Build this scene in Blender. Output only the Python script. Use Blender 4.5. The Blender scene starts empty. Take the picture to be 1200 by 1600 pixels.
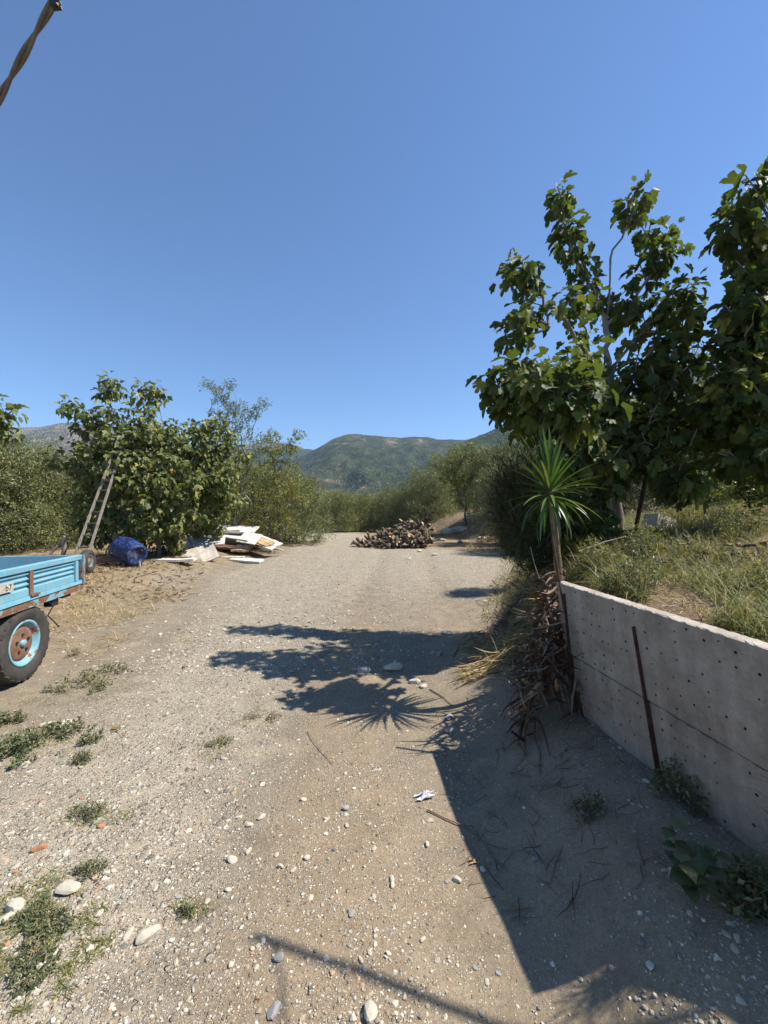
import bpy, math, random
import numpy as np
from mathutils import Vector, Matrix

# ------------------------------------------------------------------ camera, sky, sun, exposure
scn = bpy.context.scene
COL = scn.collection
F = 620.0; CAMH = 1.5; HOR = 795.0
cam_d = bpy.data.cameras.new('camera'); cam = bpy.data.objects.new('camera', cam_d); COL.objects.link(cam)
cam_d.sensor_fit = 'HORIZONTAL'; cam_d.sensor_width = 36.0; cam_d.lens = 36.0 * F / 1200.0
cam_d.clip_start = 0.05; cam_d.clip_end = 12000
cam.location = (0, 0, CAMH); cam.rotation_euler = (math.radians(90 - 0.46), 0, 0)
scn.camera = cam

SUN = Vector((0.74, 0.0, 1.0)).normalized()
SUN_EL = math.asin(SUN.z)
world = bpy.data.worlds.new('World'); scn.world = world; world.use_nodes = True
wn = world.node_tree; wn.nodes.clear()
sky = wn.nodes.new('ShaderNodeTexSky'); sky.sky_type = 'NISHITA'; sky.sun_disc = False
sky.sun_elevation = SUN_EL; sky.sun_rotation = math.radians(90)
sky.altitude = 300; sky.air_density = 1.0; sky.dust_density = 0.0; sky.ozone_density = 10.0
bg = wn.nodes.new('ShaderNodeBackground'); bg.inputs['Strength'].default_value = 0.101
wo = wn.nodes.new('ShaderNodeOutputWorld')
wn.links.new(sky.outputs[0], bg.inputs['Color']); wn.links.new(bg.outputs[0], wo.inputs['Surface'])
sd = bpy.data.lights.new('sun', 'SUN'); sd.energy = 5.0; sd.angle = math.radians(0.53); sd.color = (1.0, 0.945, 0.86)
so = bpy.data.objects.new('sun', sd); COL.objects.link(so); so.rotation_euler = SUN.to_track_quat('Z', 'Y').to_euler(); so.location = (30, 0, 60)
scn.view_settings.view_transform = 'Standard'; scn.view_settings.look = 'None'
scn.view_settings.exposure = 0.82; scn.view_settings.gamma = 1.0; scn.view_settings.use_curve_mapping = False
scn.cycles.max_bounces = 7; scn.cycles.transparent_max_bounces = 4; scn.cycles.diffuse_bounces = 3; scn.cycles.volume_bounces = 0

rng = np.random.default_rng(11)
random.seed(5)

# ------------------------------------------------------------------ helpers
def P(px, py, d):
    return np.array([(px - 600.0) / F * d, d, CAMH + (HOR - py) / F * d])

def sstep(a, b, x):
    t = np.clip((np.asarray(x, float) - a) / (b - a), 0, 1); return t * t * (3 - 2 * t)

def _hash(ix, iy, seed):
    h = (ix.astype(np.int64) * 374761393 + iy.astype(np.int64) * 668265263 + seed * 982451653) & 0x7fffffff
    h = ((h ^ (h >> 13)) * 1274126177) & 0x7fffffff
    return ((h ^ (h >> 16)) & 0xffffff) / float(0xffffff)

def vnoise(x, y, seed=0):
    x = np.asarray(x, float); y = np.asarray(y, float)
    ix = np.floor(x); iy = np.floor(y); fx = x - ix; fy = y - iy
    fx = fx * fx * (3 - 2 * fx); fy = fy * fy * (3 - 2 * fy)
    a = _hash(ix, iy, seed); b = _hash(ix + 1, iy, seed); c = _hash(ix, iy + 1, seed); d = _hash(ix + 1, iy + 1, seed)
    return (a * (1 - fx) + b * fx) * (1 - fy) + (c * (1 - fx) + d * fx) * fy

def fbm(x, y, seed=0, octv=4):
    s = 0; a = 0.5; t = 0
    for k in range(octv):
        s = s + a * vnoise(x * 2 ** k + 17.3 * k, y * 2 ** k - 9.1 * k, seed + k); t += a; a *= 0.5
    return s / t

def mesh_np(name, v, f, smooth=False, attrs=None, fmat=None):
    """fast mesh from numpy: v (N,3), f (M,3 or 4)"""
    v = np.asarray(v, np.float32); f = np.asarray(f, np.int32); k = f.shape[1]
    m = bpy.data.meshes.new(name)
    m.vertices.add(len(v)); m.vertices.foreach_set('co', v.ravel())
    m.loops.add(f.size); m.loops.foreach_set('vertex_index', f.ravel())
    m.polygons.add(len(f)); m.polygons.foreach_set('loop_start', np.arange(0, f.size, k, dtype=np.int32))
    m.polygons.foreach_set('loop_total', np.full(len(f), k, np.int32))
    m.polygons.foreach_set('use_smooth', np.full(len(f), smooth))
    if fmat is not None: m.polygons.foreach_set('material_index', np.asarray(fmat, np.int32))
    for an, av in (attrs or {}).items():
        av = np.asarray(av, np.float32)
        if av.ndim == 1:
            a = m.attributes.new(an, 'FLOAT', 'POINT'); a.data.foreach_set('value', av)
        else:
            a = m.attributes.new(an, 'FLOAT_COLOR', 'POINT')
            a.data.foreach_set('color', np.concatenate([av, np.ones((len(av), 1), np.float32)], 1).ravel())
    m.update(calc_edges=True); m.validate()
    return m

class MB:
    """collects polygons for one mesh object"""
    def __init__(s): s.v = []; s.f = []; s.mi = []; s.sm = []
    def add(s, vs, fs, mi=0, smooth=False):
        b = len(s.v); s.v += [tuple(p) for p in vs]
        for q in fs: s.f.append(tuple(b + i for i in q)); s.mi.append(mi); s.sm.append(smooth)
    def box(s, c, size, rot=None, mi=0, jit=0.0):
        hx, hy, hz = size[0] / 2, size[1] / 2, size[2] / 2
        vs = [Vector((x * hx, y * hy, z * hz)) for x in (-1, 1) for y in (-1, 1) for z in (-1, 1)]
        if jit: vs = [p + Vector([random.uniform(-jit, jit) for _ in range(3)]) for p in vs]
        if rot is not None: vs = [rot @ p for p in vs]
        vs = [p + Vector(c) for p in vs]
        s.add(vs, [(0, 1, 3, 2), (4, 6, 7, 5), (0, 4, 5, 1), (2, 3, 7, 6), (0, 2, 6, 4), (1, 5, 7, 3)], mi)
    def tube(s, pts, rad, n=8, mi=0, cap=True, smooth=True):
        pts = [Vector(p) for p in pts]; rs = rad if hasattr(rad, '__len__') else [rad] * len(pts)
        vs = []; up = None
        for i, p in enumerate(pts):
            t = (pts[min(i + 1, len(pts) - 1)] - pts[max(i - 1, 0)]).normalized()
            if up is None: up = Vector((0, 0, 1)) if abs(t.z) < 0.9 else Vector((1, 0, 0))
            a = t.cross(up).normalized(); b = a.cross(t).normalized(); up = b
            for k in range(n):
                w = 2 * math.pi * k / n; vs.append(p + (a * math.cos(w) + b * math.sin(w)) * rs[i])
        fs = []
        for i in range(len(pts) - 1):
            for k in range(n):
                k2 = (k + 1) % n; fs.append((i * n + k, i * n + k2, (i + 1) * n + k2, (i + 1) * n + k))
        s.add(vs, fs, mi, smooth)
        if cap:
            s.add([vs[k] for k in range(n)], [tuple(range(n))[::-1]], mi)
            s.add([vs[(len(pts) - 1) * n + k] for k in range(n)], [tuple(range(n))], mi)
    def lathe(s, prof, n=32, axis='X', mi=0, smooth=True, mi_fn=None):
        """prof: list of (r, h); revolved about axis"""
        vs = []
        for r, h in prof:
            for k in range(n):
                w = 2 * math.pi * k / n; a, b = r * math.cos(w), r * math.sin(w)
                vs.append((h, a, b) if axis == 'X' else ((a, b, h) if axis == 'Z' else (a, h, b)))
        for i in range(len(prof) - 1):
            fs = [(i * n + k, i * n + (k + 1) % n, (i + 1) * n + (k + 1) % n, (i + 1) * n + k) for k in range(n)]
            if i == 0: base = len(s.v); s.v += vs
            for q in fs: s.f.append(tuple(base + j for j in q)); s.mi.append(mi_fn(i) if mi_fn else mi); s.sm.append(smooth)
    def prism(s, poly, y0, y1, mi=0):
        """poly in (x,z) extruded along y"""
        n = len(poly); vs = [(x, y0, z) for x, z in poly] + [(x, y1, z) for x, z in poly]
        fs = [(k, (k + 1) % n, n + (k + 1) % n, n + k) for k in range(n)] + [tuple(range(n))[::-1], tuple(range(n, 2 * n))]
        s.add(vs, fs, mi)
    def mesh(s, name, mats=()):
        m = bpy.data.meshes.new(name); m.from_pydata(s.v, [], s.f)
        m.polygons.foreach_set('material_index', s.mi); m.polygons.foreach_set('use_smooth', s.sm)
        for t in mats: m.materials.append(t)
        m.update(); return m
    def build(s, name, mats, parent=None, loc=None, rot=None):
        mats = mats if isinstance(mats, (list, tuple)) else [mats]
        return link(name, s.mesh(name, mats), parent, loc, rot)

def link(name, mesh, parent=None, loc=None, rot=None, bevel=0):
    o = bpy.data.objects.new(name, mesh); COL.objects.link(o)
    if parent is not None: o.parent = parent
    if loc is not None: o.location = loc
    if rot is not None: o.rotation_euler = rot
    if bevel:
        b = o.modifiers.new('bevel', 'BEVEL'); b.width = bevel; b.segments = 2; b.limit_method = 'ANGLE'
    return o

def tag(o, label=None, cat=None, group=None, kind=None):
    if label: o['label'] = label
    if cat: o['category'] = cat
    if group: o['group'] = group
    if kind: o['kind'] = kind
    return o

def thing(name, label, cat, loc=(0, 0, 0), rotz=0, group=None):
    o = bpy.data.objects.new(name, None); COL.objects.link(o); o.empty_display_size = 0.1
    o.location = loc; o.rotation_euler = (0, 0, rotz)
    return tag(o, label, cat, group)

# ------------------------------------------------------------------ materials
class NT:
    def __init__(s, name):
        s.m = bpy.data.materials.new(name); s.m.use_nodes = True; s.t = s.m.node_tree; s.t.nodes.clear()
        s.out = s.n('ShaderNodeOutputMaterial')
    def n(s, t, **kw):
        nd = s.t.nodes.new(t)
        for k, v in kw.items(): setattr(nd, k, v)
        return nd
    def set(s, sock, v):
        if hasattr(v, 'is_output') or isinstance(v, bpy.types.NodeSocket): s.t.links.new(v, sock)
        elif isinstance(v, (tuple, list)) and len(v) == 3 and sock.type == 'RGBA': sock.default_value = (*v, 1)
        elif sock.type == 'RGBA': sock.default_value = (v, v, v, 1)
        else: sock.default_value = v
    def coord(s, kind='Object'): return s.n('ShaderNodeTexCoord').outputs[kind]
    def pos(s): return s.n('ShaderNodeNewGeometry').outputs['Position']
    def noise(s, vec, scale, detail=4, rough=0.55, dist=0.0):
        n = s.n('ShaderNodeTexNoise'); s.set(n.inputs['Vector'], vec); n.inputs['Scale'].default_value = scale
        n.inputs['Detail'].default_value = detail; n.inputs['Roughness'].default_value = rough; n.inputs['Distortion'].default_value = dist
        return n.outputs['Fac']
    def voro(s, vec, scale, feature='F1'):
        n = s.n('ShaderNodeTexVoronoi'); n.feature = feature; s.set(n.inputs['Vector'], vec); n.inputs['Scale'].default_value = scale; return n
    def ramp(s, fac, stops, interp='LINEAR'):
        n = s.n('ShaderNodeValToRGB'); s.set(n.inputs['Fac'], fac); n.color_ramp.interpolation = interp
        e = n.color_ramp.elements
        while len(e) < len(stops): e.new(0.5)
        for i, (p, c) in enumerate(stops):
            e[i].position = p; e[i].color = (*c, 1) if isinstance(c, (tuple, list)) else (c, c, c, 1)
        return n.outputs['Color']
    def mix(s, fac, a, b, mode='MIX'):
        n = s.n('ShaderNodeMix'); n.data_type = 'RGBA'; n.blend_type = mode
        s.set(n.inputs['Factor'], fac); s.set(n.inputs[6], a); s.set(n.inputs[7], b)
        return n.outputs[2]
    def math(s, op, a, b=0.0, c=None, clamp=False):
        n = s.n('ShaderNodeMath', operation=op); n.use_clamp = clamp; s.set(n.inputs[0], a); s.set(n.inputs[1], b)
        if c is not None: s.set(n.inputs[2], c)
        return n.outputs[0]
    def attr(s, name, out='Fac'): return s.n('ShaderNodeAttribute', attribute_name=name).outputs[out]
    def bump(s, h, strength=0.5, dist=0.01, normal=None):
        n = s.n('ShaderNodeBump'); n.inputs['Strength'].default_value = strength; n.inputs['Distance'].default_value = dist
        s.set(n.inputs['Height'], h)
        if normal is not None: s.set(n.inputs['Normal'], normal)
        return n.outputs['Normal']
    def bsdf(s, col, rough=0.8, metal=0.0, spec=0.5, normal=None, trans=0.0, transcol=None):
        b = s.n('ShaderNodeBsdfPrincipled'); s.set(b.inputs['Base Color'], col); s.set(b.inputs['Roughness'], rough)
        s.set(b.inputs['Metallic'], metal); b.inputs['Specular IOR Level'].default_value = spec
        if normal is not None: s.set(b.inputs['Normal'], normal)
        res = b.outputs[0]
        if trans:
            t = s.n('ShaderNodeBsdfTranslucent'); s.set(t.inputs['Color'], transcol if transcol is not None else col)
            mx = s.n('ShaderNodeMixShader'); mx.inputs[0].default_value = trans
            s.t.links.new(res, mx.inputs[1]); s.t.links.new(t.outputs[0], mx.inputs[2]); res = mx.outputs[0]
        s.t.links.new(res, s.out.inputs['Surface']); return s.m

def mat_simple(name, c1, c2, scale=8, rough=0.8, spec=0.4, bumps=0.3, bscale=60, bdist=0.004, metal=0.0, c3=None, detail=6):
    t = NT(name); co = t.coord()
    n1 = t.noise(co, scale, detail, 0.6)
    stops = [(0.32, c1), (0.68, c2)] if c3 is None else [(0.3, c1), (0.52, c2), (0.68, c3)]
    col = t.ramp(n1, stops)
    n2 = t.noise(co, bscale, 5, 0.65)
    col = t.mix(0.35, col, t.ramp(n2, [(0.3, 0.45), (0.7, 1.0)]), 'MULTIPLY')
    return t.bsdf(col, rough, metal, spec, t.bump(n2, bumps, bdist))

def mat_leaf(name, dark, mid, light, rare, rare_p=0.04, rough=0.45, spec=0.35, trans=0.22, back=None, backmix=0.5):
    t = NT(name)
    r = t.math('FRACT', t.math('ADD', t.attr('rnd'), t.n('ShaderNodeObjectInfo').outputs['Random']))
    col = t.ramp(r, [(0.0, dark), (0.5, mid), (0.95 - rare_p, light), (1.0 - rare_p, rare)])
    n = t.noise(t.pos(), 14, 3)
    col = t.mix(0.5, col, t.ramp(n, [(0.3, 0.6), (0.7, 1.15)]), 'MULTIPLY')
    if back is not None:
        col = t.mix(t.math('MULTIPLY', t.n('ShaderNodeNewGeometry').outputs['Backfacing'], backmix), col, back)
    tc = t.mix(1.0, col, (1.25, 1.35, 0.5), 'MULTIPLY')
    return t.bsdf(col, rough, 0, spec, None, trans, tc)

M = {}
M['fig_leaf'] = mat_leaf('fig_leaf', (0.04, 0.062, 0.014), (0.075, 0.105, 0.023), (0.13, 0.155, 0.04), (0.22, 0.20, 0.04), 0.03, rough=0.55, spec=0.22, trans=0.34, back=(0.12, 0.145, 0.06))
M['fig_leaf_pale'] = mat_leaf('fig_leaf_pale', (0.07, 0.09, 0.022), (0.135, 0.16, 0.043), (0.22, 0.23, 0.075), (0.32, 0.28, 0.07), 0.05, rough=0.5, spec=0.3, trans=0.26, back=(0.18, 0.20, 0.10))
M['olive_leaf'] = mat_leaf('olive_leaf', (0.095, 0.118, 0.03), (0.165, 0.182, 0.05), (0.245, 0.24, 0.085), (0.31, 0.28, 0.09), 0.06, rough=0.5, trans=0.18, back=(0.26, 0.275, 0.19), backmix=0.7)
M['almond_leaf'] = mat_leaf('almond_leaf', (0.07, 0.10, 0.022), (0.13, 0.165, 0.036), (0.21, 0.23, 0.055), (0.33, 0.29, 0.06), 0.08, trans=0.25)
M['yellow_leaf'] = mat_leaf('yellow_leaf', (0.085, 0.11, 0.02), (0.17, 0.185, 0.032), (0.27, 0.25, 0.045), (0.42, 0.34, 0.05), 0.1, trans=0.25)
M['rosemary'] = mat_leaf('rosemary', (0.03, 0.045, 0.017), (0.05, 0.065, 0.024), (0.085, 0.095, 0.035), (0.14, 0.11, 0.045), 0.10, trans=0.15)
M['weed_leaf'] = mat_leaf('weed_leaf', (0.06, 0.08, 0.035), (0.105, 0.13, 0.055), (0.16, 0.18, 0.085), (0.26, 0.22, 0.10), 0.12, trans=0.2)
M['grass'] = mat_leaf('grass', (0.085, 0.115, 0.03), (0.15, 0.17, 0.045), (0.26, 0.25, 0.085), (0.38, 0.31, 0.15), 0.25, rough=0.6, trans=0.25)
M['straw'] = mat_leaf('straw', (0.22, 0.15, 0.06), (0.36, 0.25, 0.10), (0.48, 0.36, 0.17), (0.55, 0.45, 0.26), 0.15, rough=0.6, trans=0.15)
M['dead_leaf'] = mat_leaf('dead_leaf', (0.05, 0.028, 0.018), (0.10, 0.058, 0.036), (0.17, 0.105, 0.065), (0.33, 0.22, 0.14), 0.12, rough=0.6, trans=0.08)
M['yucca_leaf'] = mat_leaf('yucca_leaf', (0.05, 0.095, 0.025), (0.085, 0.15, 0.038), (0.13, 0.20, 0.055), (0.20, 0.22, 0.08), 0.06, rough=0.35, spec=0.5, trans=0.2)
M['bark_grey'] = mat_simple('bark_grey', (0.16, 0.14, 0.115), (0.30, 0.27, 0.23), 5, 0.85, 0.2, 0.6, 40, 0.01)
M['bark_dark'] = mat_simple('bark_dark', (0.05, 0.04, 0.03), (0.12, 0.095, 0.07), 6, 0.9, 0.2, 0.7, 35, 0.012)
M['bark_yucca'] = mat_simple('bark_yucca', (0.13, 0.085, 0.05), (0.26, 0.19, 0.11), 9, 0.85, 0.2, 0.8, 50, 0.01)

def mat_ground():
    t = NT('track_ground'); p = t.pos()
    g = t.attr('gravel'); st = t.attr('straw'); tan = t.attr('tan')
    big = t.noise(p, 0.9, 5, 0.6); med = t.noise(p, 4.5, 5, 0.65); fine = t.noise(p, 60, 4, 0.7); grit = t.noise(p, 240, 3, 0.7)
    dirt = t.ramp(med, [(0.25, (0.17, 0.135, 0.095)), (0.5, (0.245, 0.20, 0.14)), (0.75, (0.33, 0.265, 0.18))])
    tanc = t.ramp(med, [(0.25, (0.22, 0.165, 0.105)), (0.75, (0.335, 0.255, 0.165))])
    tanf = t.math('ADD', tan, t.math('MULTIPLY', t.math('SUBTRACT', big, 0.5), 0.9), clamp=True)
    dirt = t.mix(t.ramp(tanf, [(0.35, 0.0), (0.65, 1.0)]), dirt, tanc)
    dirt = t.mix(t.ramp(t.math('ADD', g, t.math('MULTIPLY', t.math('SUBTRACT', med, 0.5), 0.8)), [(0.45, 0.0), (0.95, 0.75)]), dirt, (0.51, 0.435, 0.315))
    dirt = t.mix(0.6, dirt, t.ramp(fine, [(0.25, 0.5), (0.7, 1.15)]), 'MULTIPLY')
    dirt = t.mix(0.55, dirt, t.ramp(grit, [(0.3, 0.55), (0.7, 1.25)]), 'MULTIPLY')
    # crushed stone: two sizes of cells, each cell its own tone
    wob = t.n('ShaderNodeVectorMath', operation='ADD'); t.set(wob.inputs[0], p)
    nz = t.n('ShaderNodeTexNoise'); t.set(nz.inputs['Vector'], p); nz.inputs['Scale'].default_value = 30
    sc = t.n('ShaderNodeVectorMath', operation='SCALE'); t.set(sc.inputs[0], nz.outputs['Color']); sc.inputs['Scale'].default_value = 0.016
    t.set(wob.inputs[1], sc.outputs[0]); wp = wob.outputs[0]
    gm = t.math('ADD', g, t.math('MULTIPLY', t.math('SUBTRACT', t.noise(p, 1.7, 7, 0.72), 0.5), 1.7))
    cols = [(0.0, (0.13, 0.11, 0.09)), (0.25, (0.30, 0.26, 0.205)), (0.55, (0.47, 0.42, 0.33)), (0.85, (0.66, 0.60, 0.48)), (0.97, (0.42, 0.28, 0.19))]
    res = dirt; hgt = t.math('MULTIPLY', fine, 0.25)
    for scale, thr in ((260, 0.30), (150, 0.36), (85, 0.48), (45, 0.66), (24, 0.74)):
        v = t.voro(wp, scale)
        sep = t.n('ShaderNodeSeparateColor'); t.set(sep.inputs[0], v.outputs['Color'])
        inside = t.ramp(v.outputs['Distance'], [(0.30, 1.0), (0.46, 0.0)])
        keep = t.math('GREATER_THAN', t.math('ADD', sep.outputs[0], t.math('MULTIPLY', t.math('SUBTRACT', gm, 0.5), 0.75)), thr + 0.2)
        f = t.math('MULTIPLY', inside, keep)
        res = t.mix(f, res, t.ramp(sep.outputs[1], cols))
        hgt = t.math('ADD', hgt, t.math('MULTIPLY', f, min(1.0, 60.0 / scale)))
    stc = t.ramp(t.math('ADD', t.math('MULTIPLY', t.noise(p, 90, 4, 0.7), 0.5), t.math('MULTIPLY', t.noise(p, 5, 6, 0.7), 0.5)), [(0.36, (0.11, 0.07, 0.04)), (0.5, (0.27, 0.185, 0.09)), (0.64, (0.48, 0.36, 0.19))])
    sf = t.ramp(t.math('ADD', st, t.math('MULTIPLY', t.math('SUBTRACT', med, 0.5), 0.9)), [(0.42, 0.0), (0.8, 0.8)])
    res = t.mix(sf, res, stc)
    far = t.attr('far')
    farc = t.ramp(t.noise(p, 0.05, 5, 0.6), [(0.3, (0.09, 0.10, 0.045)), (0.5, (0.15, 0.14, 0.07)), (0.7, (0.24, 0.20, 0.12))])
    res = t.mix(far, res, farc)
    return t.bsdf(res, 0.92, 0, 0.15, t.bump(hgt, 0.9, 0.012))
M['ground'] = mat_ground()

def mat_bank():
    t = NT('bank_soil'); p = t.pos()
    med = t.noise(p, 3.2, 6, 0.65); fine = t.noise(p, 55, 5, 0.7)
    col = t.ramp(med, [(0.25, (0.10, 0.08, 0.05)), (0.5, (0.19, 0.15, 0.095)), (0.72, (0.30, 0.245, 0.155))])
    red = t.ramp(t.noise(p, 0.7, 4), [(0.45, 0.0), (0.65, 0.7)])
    col = t.mix(red, col, (0.24, 0.145, 0.09))
    col = t.mix(0.6, col, t.ramp(fine, [(0.25, 0.45), (0.7, 1.15)]), 'MULTIPLY')
    v = t.voro(p, 70); sep = t.n('ShaderNodeSeparateColor'); t.set(sep.inputs[0], v.outputs['Color'])
    f = t.math('MULTIPLY', t.ramp(v.outputs['Distance'], [(0.3, 1.0), (0.45, 0.0)]), t.math('GREATER_THAN', sep.outputs[0], 0.7))
    col = t.mix(f, col, t.ramp(sep.outputs[1], [(0.0, (0.2, 0.16, 0.11)), (1.0, (0.48, 0.42, 0.33))]))
    return t.bsdf(col, 0.95, 0, 0.1, t.bump(t.math('ADD', fine, f), 0.9, 0.015))
M['bank'] = mat_bank()

def mat_hill(name, a, b, c, soil, s1, s2, soil_t):
    t = NT(name); p = t.pos()
    n1 = t.noise(p, s1, 8, 0.66); n2 = t.noise(p, s2, 5, 0.7); v = t.voro(p, s2 * 1.6); v2 = t.voro(p, s2 * 0.55)
    col = t.ramp(t.math('ADD', t.math('MULTIPLY', n1, 0.6), t.math('MULTIPLY', n2, 0.4)), [(0.36, a), (0.5, b), (0.64, c)])
    sep = t.n('ShaderNodeSeparateColor'); t.set(sep.inputs[0], v2.outputs['Color'])
    col = t.mix(0.7, col, t.ramp(sep.outputs[0], [(0.0, 0.35), (1.0, 1.5)]), 'MULTIPLY')
    col = t.mix(0.6, col, t.ramp(v.outputs['Distance'], [(0.1, 1.4), (0.65, 0.35)]), 'MULTIPLY')
    sm = t.math('ADD', t.noise(p, s1 * 0.9, 9, 0.72, 0.5), t.attr('soil'))
    fine = t.noise(p, s2 * 1.5, 4, 0.7)
    sm = t.math('ADD', sm, t.math('MULTIPLY', t.math('SUBTRACT', fine, 0.5), 0.25))
    col = t.mix(t.ramp(sm, [(soil_t, 0.0), (soil_t + 0.12, 1.0)]), col, t.mix(0.5, soil, t.ramp(n2, [(0.3, 0.4), (0.7, 1.2)]), 'MULTIPLY'))
    h = t.math('SUBTRACT', t.math('MULTIPLY', n1, 4.0 * s2 / s1 * 0.08), v.outputs['Distance'])
    return t.bsdf(col, 0.95, 0, 0.05, t.bump(h, 0.9, 0.45 / s2))
M['mount_green'] = mat_hill('mount_green', (0.026, 0.036, 0.018), (0.048, 0.06, 0.028), (0.10, 0.098, 0.055), (0.34, 0.235, 0.155), 0.013, 0.16, 0.60)
M['mount_dark'] = mat_hill('mount_dark', (0.02, 0.036, 0.016), (0.035, 0.055, 0.022), (0.06, 0.075, 0.035), (0.17, 0.13, 0.08), 0.02, 0.26, 0.76)
M['mount_rock'] = mat_hill('mount_rock', (0.10, 0.095, 0.06), (0.17, 0.145, 0.10), (0.24, 0.19, 0.14), (0.33, 0.26, 0.20), 0.012, 0.1, 0.6)

def mat_concrete(name, base=1.0):
    t = NT(name); co = t.coord()
    n1 = t.noise(co, 3.5, 6, 0.65); n2 = t.noise(co, 60, 5, 0.7); n3 = t.noise(co, 14, 5, 0.6)
    col = t.ramp(n1, [(0.25, (0.26 * base, 0.215 * base, 0.165 * base)), (0.5, (0.36 * base, 0.315 * base, 0.255 * base)), (0.75, (0.44 * base, 0.40 * base, 0.34 * base))])
    col = t.mix(0.45, col, t.ramp(n3, [(0.3, 0.6), (0.7, 1.1)]), 'MULTIPLY')
    col = t.mix(0.45, col, t.ramp(n2, [(0.25, 0.5), (0.65, 1.05)]), 'MULTIPLY')
    red = t.ramp(t.noise(co, 5, 5, 0.7, 0.5), [(0.55, 0.0), (0.68, 0.4)])
    col = t.mix(red, col, (0.32, 0.20, 0.16))
    sz = t.n('ShaderNodeSeparateXYZ'); t.set(sz.inputs[0], co)
    dz = t.math('SUBTRACT', t.math('ADD', 0.30, t.math('MULTIPLY', t.noise(co, 6, 5, 0.7), 0.28)), sz.outputs[2])
    col = t.mix(t.ramp(dz, [(0.22, 0.0), (0.50, 0.5)]), col, (0.20, 0.165, 0.125))
    mp = t.n('ShaderNodeMapping'); t.set(mp.inputs['Vector'], co); mp.inputs['Scale'].default_value = (16, 16, 1.2)
    col = t.mix(0.35, col, t.ramp(t.noise(mp.outputs[0], 1.0, 5, 0.65), [(0.38, 0.55), (0.62, 1.05)]), 'MULTIPLY')
    v = t.voro(co, 130); sp = t.math('MULTIPLY', t.ramp(v.outputs['Distance'], [(0.2, 1.0), (0.35, 0.0)]), t.ramp(t.noise(co, 30, 2), [(0.55, 0.0), (0.65, 1.0)]))
    col = t.mix(t.math('MULTIPLY', sp, 0.7), col, (0.09, 0.08, 0.07))
    return t.bsdf(col, 0.9, 0, 0.2, t.bump(t.math('SUBTRACT', n2, sp), 0.45, 0.005))
M['concrete'] = mat_concrete('concrete')
M['concrete_top'] = mat_concrete('concrete_pale', 1.35)
M['rust'] = mat_simple('rust', (0.045, 0.02, 0.013), (0.085, 0.038, 0.022), 18, 0.85, 0.3, 0.6, 120, 0.003, c3=(0.14, 0.06, 0.033))
M['hole'] = mat_simple('hole_dark', (0.05, 0.045, 0.04), (0.09, 0.08, 0.07), 30, 0.95, 0.1)

def mat_paint(name, c, rust_t=0.64, fade=0.35, rough=0.45):
    t = NT(name); co = t.coord()
    n1 = t.noise(co, 7, 7, 0.68, 0.3); n2 = t.noise(co, 3, 4); n3 = t.noise(co, 45, 5, 0.7)
    col = t.mix(t.ramp(n2, [(0.35, 0.0), (0.7, fade)]), c, tuple(min(1, x * 1.25 + 0.08) for x in c))
    col = t.mix(0.3, col, t.ramp(n3, [(0.25, 0.55), (0.6, 1.0)]), 'MULTIPLY')
    dust = t.ramp(t.math('ADD', t.math('MULTIPLY', t.noise(co, 11, 6, 0.7), 0.6), t.math('MULTIPLY', n3, 0.4)), [(0.46, 0.0), (0.66, 0.55)])
    col = t.mix(dust, col, (0.34, 0.33, 0.28))
    mp = t.n('ShaderNodeMapping'); t.set(mp.inputs['Vector'], co); mp.inputs['Scale'].default_value = (40, 3, 60)
    col = t.mix(t.ramp(t.noise(mp.outputs[0], 1.0, 4, 0.7), [(0.64, 0.0), (0.70, 0.5)]), col, (0.24, 0.20, 0.17))
    rf = t.ramp(t.math('ADD', n1, t.math('MULTIPLY', n3, 0.12)), [(rust_t + 0.06, 0.0), (rust_t + 0.09, 1.0)])
    rc = t.ramp(n3, [(0.3, (0.09, 0.035, 0.02)), (0.7, (0.26, 0.13, 0.07))])
    col = t.mix(rf, col, rc)
    return t.bsdf(col, t.mix(rf, rough, 0.9), 0, 0.45, t.bump(t.math('ADD', n3, t.math('MULTIPLY', rf, -0.6)), 0.25, 0.002))
M['blue'] = mat_paint('blue_paint', (0.125, 0.335, 0.435), 0.655, 0.5, 0.55)
M['blue_worn'] = mat_paint('blue_paint_worn', (0.15, 0.32, 0.39), 0.47)
M['rim_blue'] = mat_paint('rim_paint', (0.13, 0.33, 0.39), 0.56, 0.4, 0.6)
M['rust_disc'] = mat_simple('rust_disc', (0.14, 0.07, 0.045), (0.26, 0.15, 0.10), 14, 0.85, 0.3, 0.4, 90, 0.002)
M['rubber'] = mat_simple('tyre_rubber', (0.035, 0.033, 0.03), (0.075, 0.068, 0.06), 9, 0.8, 0.3, 0.3, 70, 0.003)
M['steel'] = mat_simple('grey_steel', (0.13, 0.12, 0.11), (0.28, 0.26, 0.24), 12, 0.6, 0.4, 0.2, 80, 0.002, metal=0.3)
M['white'] = mat_simple('white_board', (0.52, 0.48, 0.42), (0.74, 0.71, 0.65), 4, 0.75, 0.3, 0.3, 40, 0.003)
M['white_dirty'] = mat_simple('white_dirty', (0.36, 0.31, 0.24), (0.62, 0.57, 0.49), 7, 0.8, 0.3, 0.4, 30, 0.004)
M['tan_board'] = mat_simple('tan_board', (0.36, 0.23, 0.12), (0.52, 0.38, 0.22), 5, 0.75, 0.3, 0.3, 50, 0.002)
M['brown_board'] = mat_simple('brown_board', (0.16, 0.08, 0.045), (0.28, 0.15, 0.085), 5, 0.75, 0.3, 0.3, 50, 0.002)
M['old_wood'] = mat_simple('old_wood', (0.17, 0.145, 0.12), (0.32, 0.285, 0.24), 10, 0.85, 0.2, 0.5, 60, 0.004)
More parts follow.
